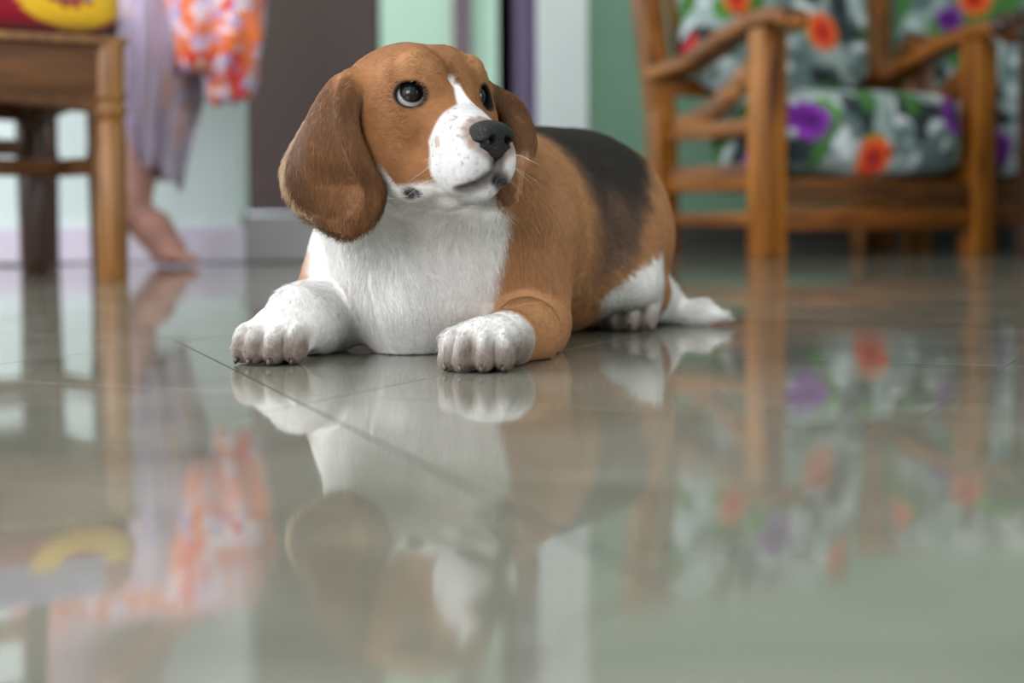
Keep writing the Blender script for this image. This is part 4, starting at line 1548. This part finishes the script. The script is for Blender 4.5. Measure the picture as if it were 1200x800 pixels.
# lie of the coat
flow_b = BM[0] * 0.8 + down * 0.75
front = (1 - sstep(0.0, 0.07, B_[:, 0]))[:, None]
flow_b = flow_b * (1 - front) + (down * 1.0 + np.sign(B_[:, 1:2]) * BM[1] * 0.25) * front
legs = ((1 - sstep(0.045, 0.07, RT[:, 2])) * (1 - sstep(1.55, 1.60, RT[:, 1])) * np.maximum(1 - sstep(-0.175, -0.155, RT[:, 0]), sstep(-0.055, -0.035, RT[:, 0])))[:, None]
flow_b = flow_b * (1 - legs) + (np.array((-0.25, -0.9, -0.15))) * legs
tailm = (sstep(0.16, 0.17, RT[:, 0]) * sstep(1.86, 1.875, RT[:, 1]) * (1 - sstep(0.06, 0.07, RT[:, 2])))[:, None]
flow_b = flow_b * (1 - tailm) + np.array((0.95, -0.15, 0.1)) * tailm
flow_h = -Fh + Uh * np.clip(H_[:, 2:3] * -6, -0.8, 0.3) + Lh * np.clip(H_[:, 1:2] * 14, -0.7, 0.7)
FL = flow_b * (1 - hm_) + flow_h * hm_
FL = FL * (1 - ear_) + (down + np.array((-0.25, 0.1, 0))) * ear_
FL = FL + (np.stack([vnoise(RT, 45, 11 + i) for i in range(3)], 1) - 0.5) * 0.9 + (rng.random((NHAIR, 3)) - 0.5) * 0.55
FL -= RN * (FL * RN).sum(1, keepdims=True)
FL /= np.linalg.norm(FL, axis=1, keepdims=True) + 1e-9
ln = 0.0085 * (1 - hm_[:, 0]) + 0.0048 * hm_[:, 0]
ln = ln * (1 - sstep(0.02, 0.05, H_[:, 0]) * hm_[:, 0] * 0.45)
ln = ln * (1 - ear_[:, 0]) + 0.0062 * ear_[:, 0]
ln = ln + 0.0035 * front[:, 0] * (1 - hm_[:, 0]) * (1 - legs[:, 0]) * sstep(0.01, 0.06, RT[:, 2])
ln = ln * (1 - legs[:, 0] * 0.2) * np.where((RT[:, 1] < 1.475) & (RT[:, 2] < 0.05) & (legs[:, 0] > 0.3), 0.9, 1.0) + 0.004 * tailm[:, 0]
ln *= 0.7 + 0.6 * rng.random(NHAIR)
lift = 0.26 + 0.12 * rng.random(NHAIR) - 0.05 * tailm[:, 0]
tt = np.linspace(0, 1, KP)
PT = RT[:, None] - RN[:, None] * 0.0006 + ln[:, None, None] * (FL[:, None] * (tt ** 1.0)[None, :, None] + RN[:, None] * (lift[:, None] * (tt - 0.55 * tt ** 2)[None])[..., None])
PT[..., 2] = np.maximum(PT[..., 2], 0.0008)
hc = D.hair_curves.new('coat')
hc.add_curves([KP] * NHAIR)
hc.points.foreach_set('position', PT.astype(np.float32).ravel())
rad = (np.array((0.00016, 0.00015, 0.00011, 0.00003))[None] * (0.75 + 0.5 * rng.random((NHAIR, 1)))) * np.where(RT[:, 1:2] > 1.62, 1.25, 1.0)
ra = hc.attributes.get('radius') or hc.attributes.new('radius', 'FLOAT', 'POINT')
ra.data.foreach_set('value', rad.astype(np.float32).ravel())
jit = 0.88 + 0.36 * rng.random((NHAIR, 1))
ca = hc.attributes.new('col', 'FLOAT_COLOR', 'CURVE')
buf = np.ones((NHAIR, 4), np.float32)
buf[:, :3] = np.clip(RC * jit, 0, 1)
ca.data.foreach_set('color', buf.ravel())
na = hc.attributes.new('skin_normal', 'FLOAT_VECTOR', 'CURVE')
na.data.foreach_set('vector', RN.astype(np.float32).ravel())
m, nt, P_, N_, L_ = new_mat('dog_hair')
at = N_.new('ShaderNodeAttribute')
at.attribute_name = 'col'
an = N_.new('ShaderNodeAttribute')
an.attribute_name = 'skin_normal'
ge = N_.new('ShaderNodeNewGeometry')
mxn = N_.new('ShaderNodeMix')
mxn.data_type = 'VECTOR'
mxn.inputs['Factor'].default_value = 0.35
L_.new(an.outputs['Vector'], mxn.inputs[4])
L_.new(ge.outputs['Normal'], mxn.inputs[5])
nn = N_.new('ShaderNodeVectorMath')
nn.operation = 'NORMALIZE'
L_.new(mxn.outputs[1], nn.inputs[0])
hi = N_.new('ShaderNodeHairInfo')
mr = N_.new('ShaderNodeMapRange')
mr.inputs['To Min'].default_value = 0.82
mr.inputs['To Max'].default_value = 1.12
L_.new(hi.outputs['Intercept'], mr.inputs['Value'])
sc_ = N_.new('ShaderNodeVectorMath')
sc_.operation = 'SCALE'
L_.new(at.outputs['Color'], sc_.inputs[0])
L_.new(mr.outputs[0], sc_.inputs['Scale'])
L_.new(sc_.outputs[0], P_.inputs['Base Color'])
L_.new(nn.outputs[0], P_.inputs['Normal'])
P_.inputs['Roughness'].default_value = 0.55
P_.inputs['Specular IOR Level'].default_value = 0.25
coat = link('coat', hc, dog, [m])
coat['kind'] = 'stuff'

# ---- whiskers
bm = bmesh.new()
for s in (-1, 1):
    for i in range(7):
        b = hd(0.052 + 0.009 * (i % 3), s * (0.026 - 0.004 * (i % 3)), -0.052 - 0.008 * (i // 3))
        o = (Lh * s * 0.9 + Fh * (0.45 - 0.12 * i) - Uh * (0.05 + 0.05 * i))
        Lw = 0.030 + 0.003 * ((i * 5) % 4)
        tube(bm, [b, b + o * Lw * 0.5 + Uh * 0.002, b + o * Lw - Uh * 0.004], [0.00016, 0.00012, 0.00004], 4)
M_WHK = plain('whisker_hair', srgb(225, 220, 212), 0.4, 0.05)
wk = bm_obj('whiskers', bm, M_WHK, dog)
wk['kind'] = 'stuff'
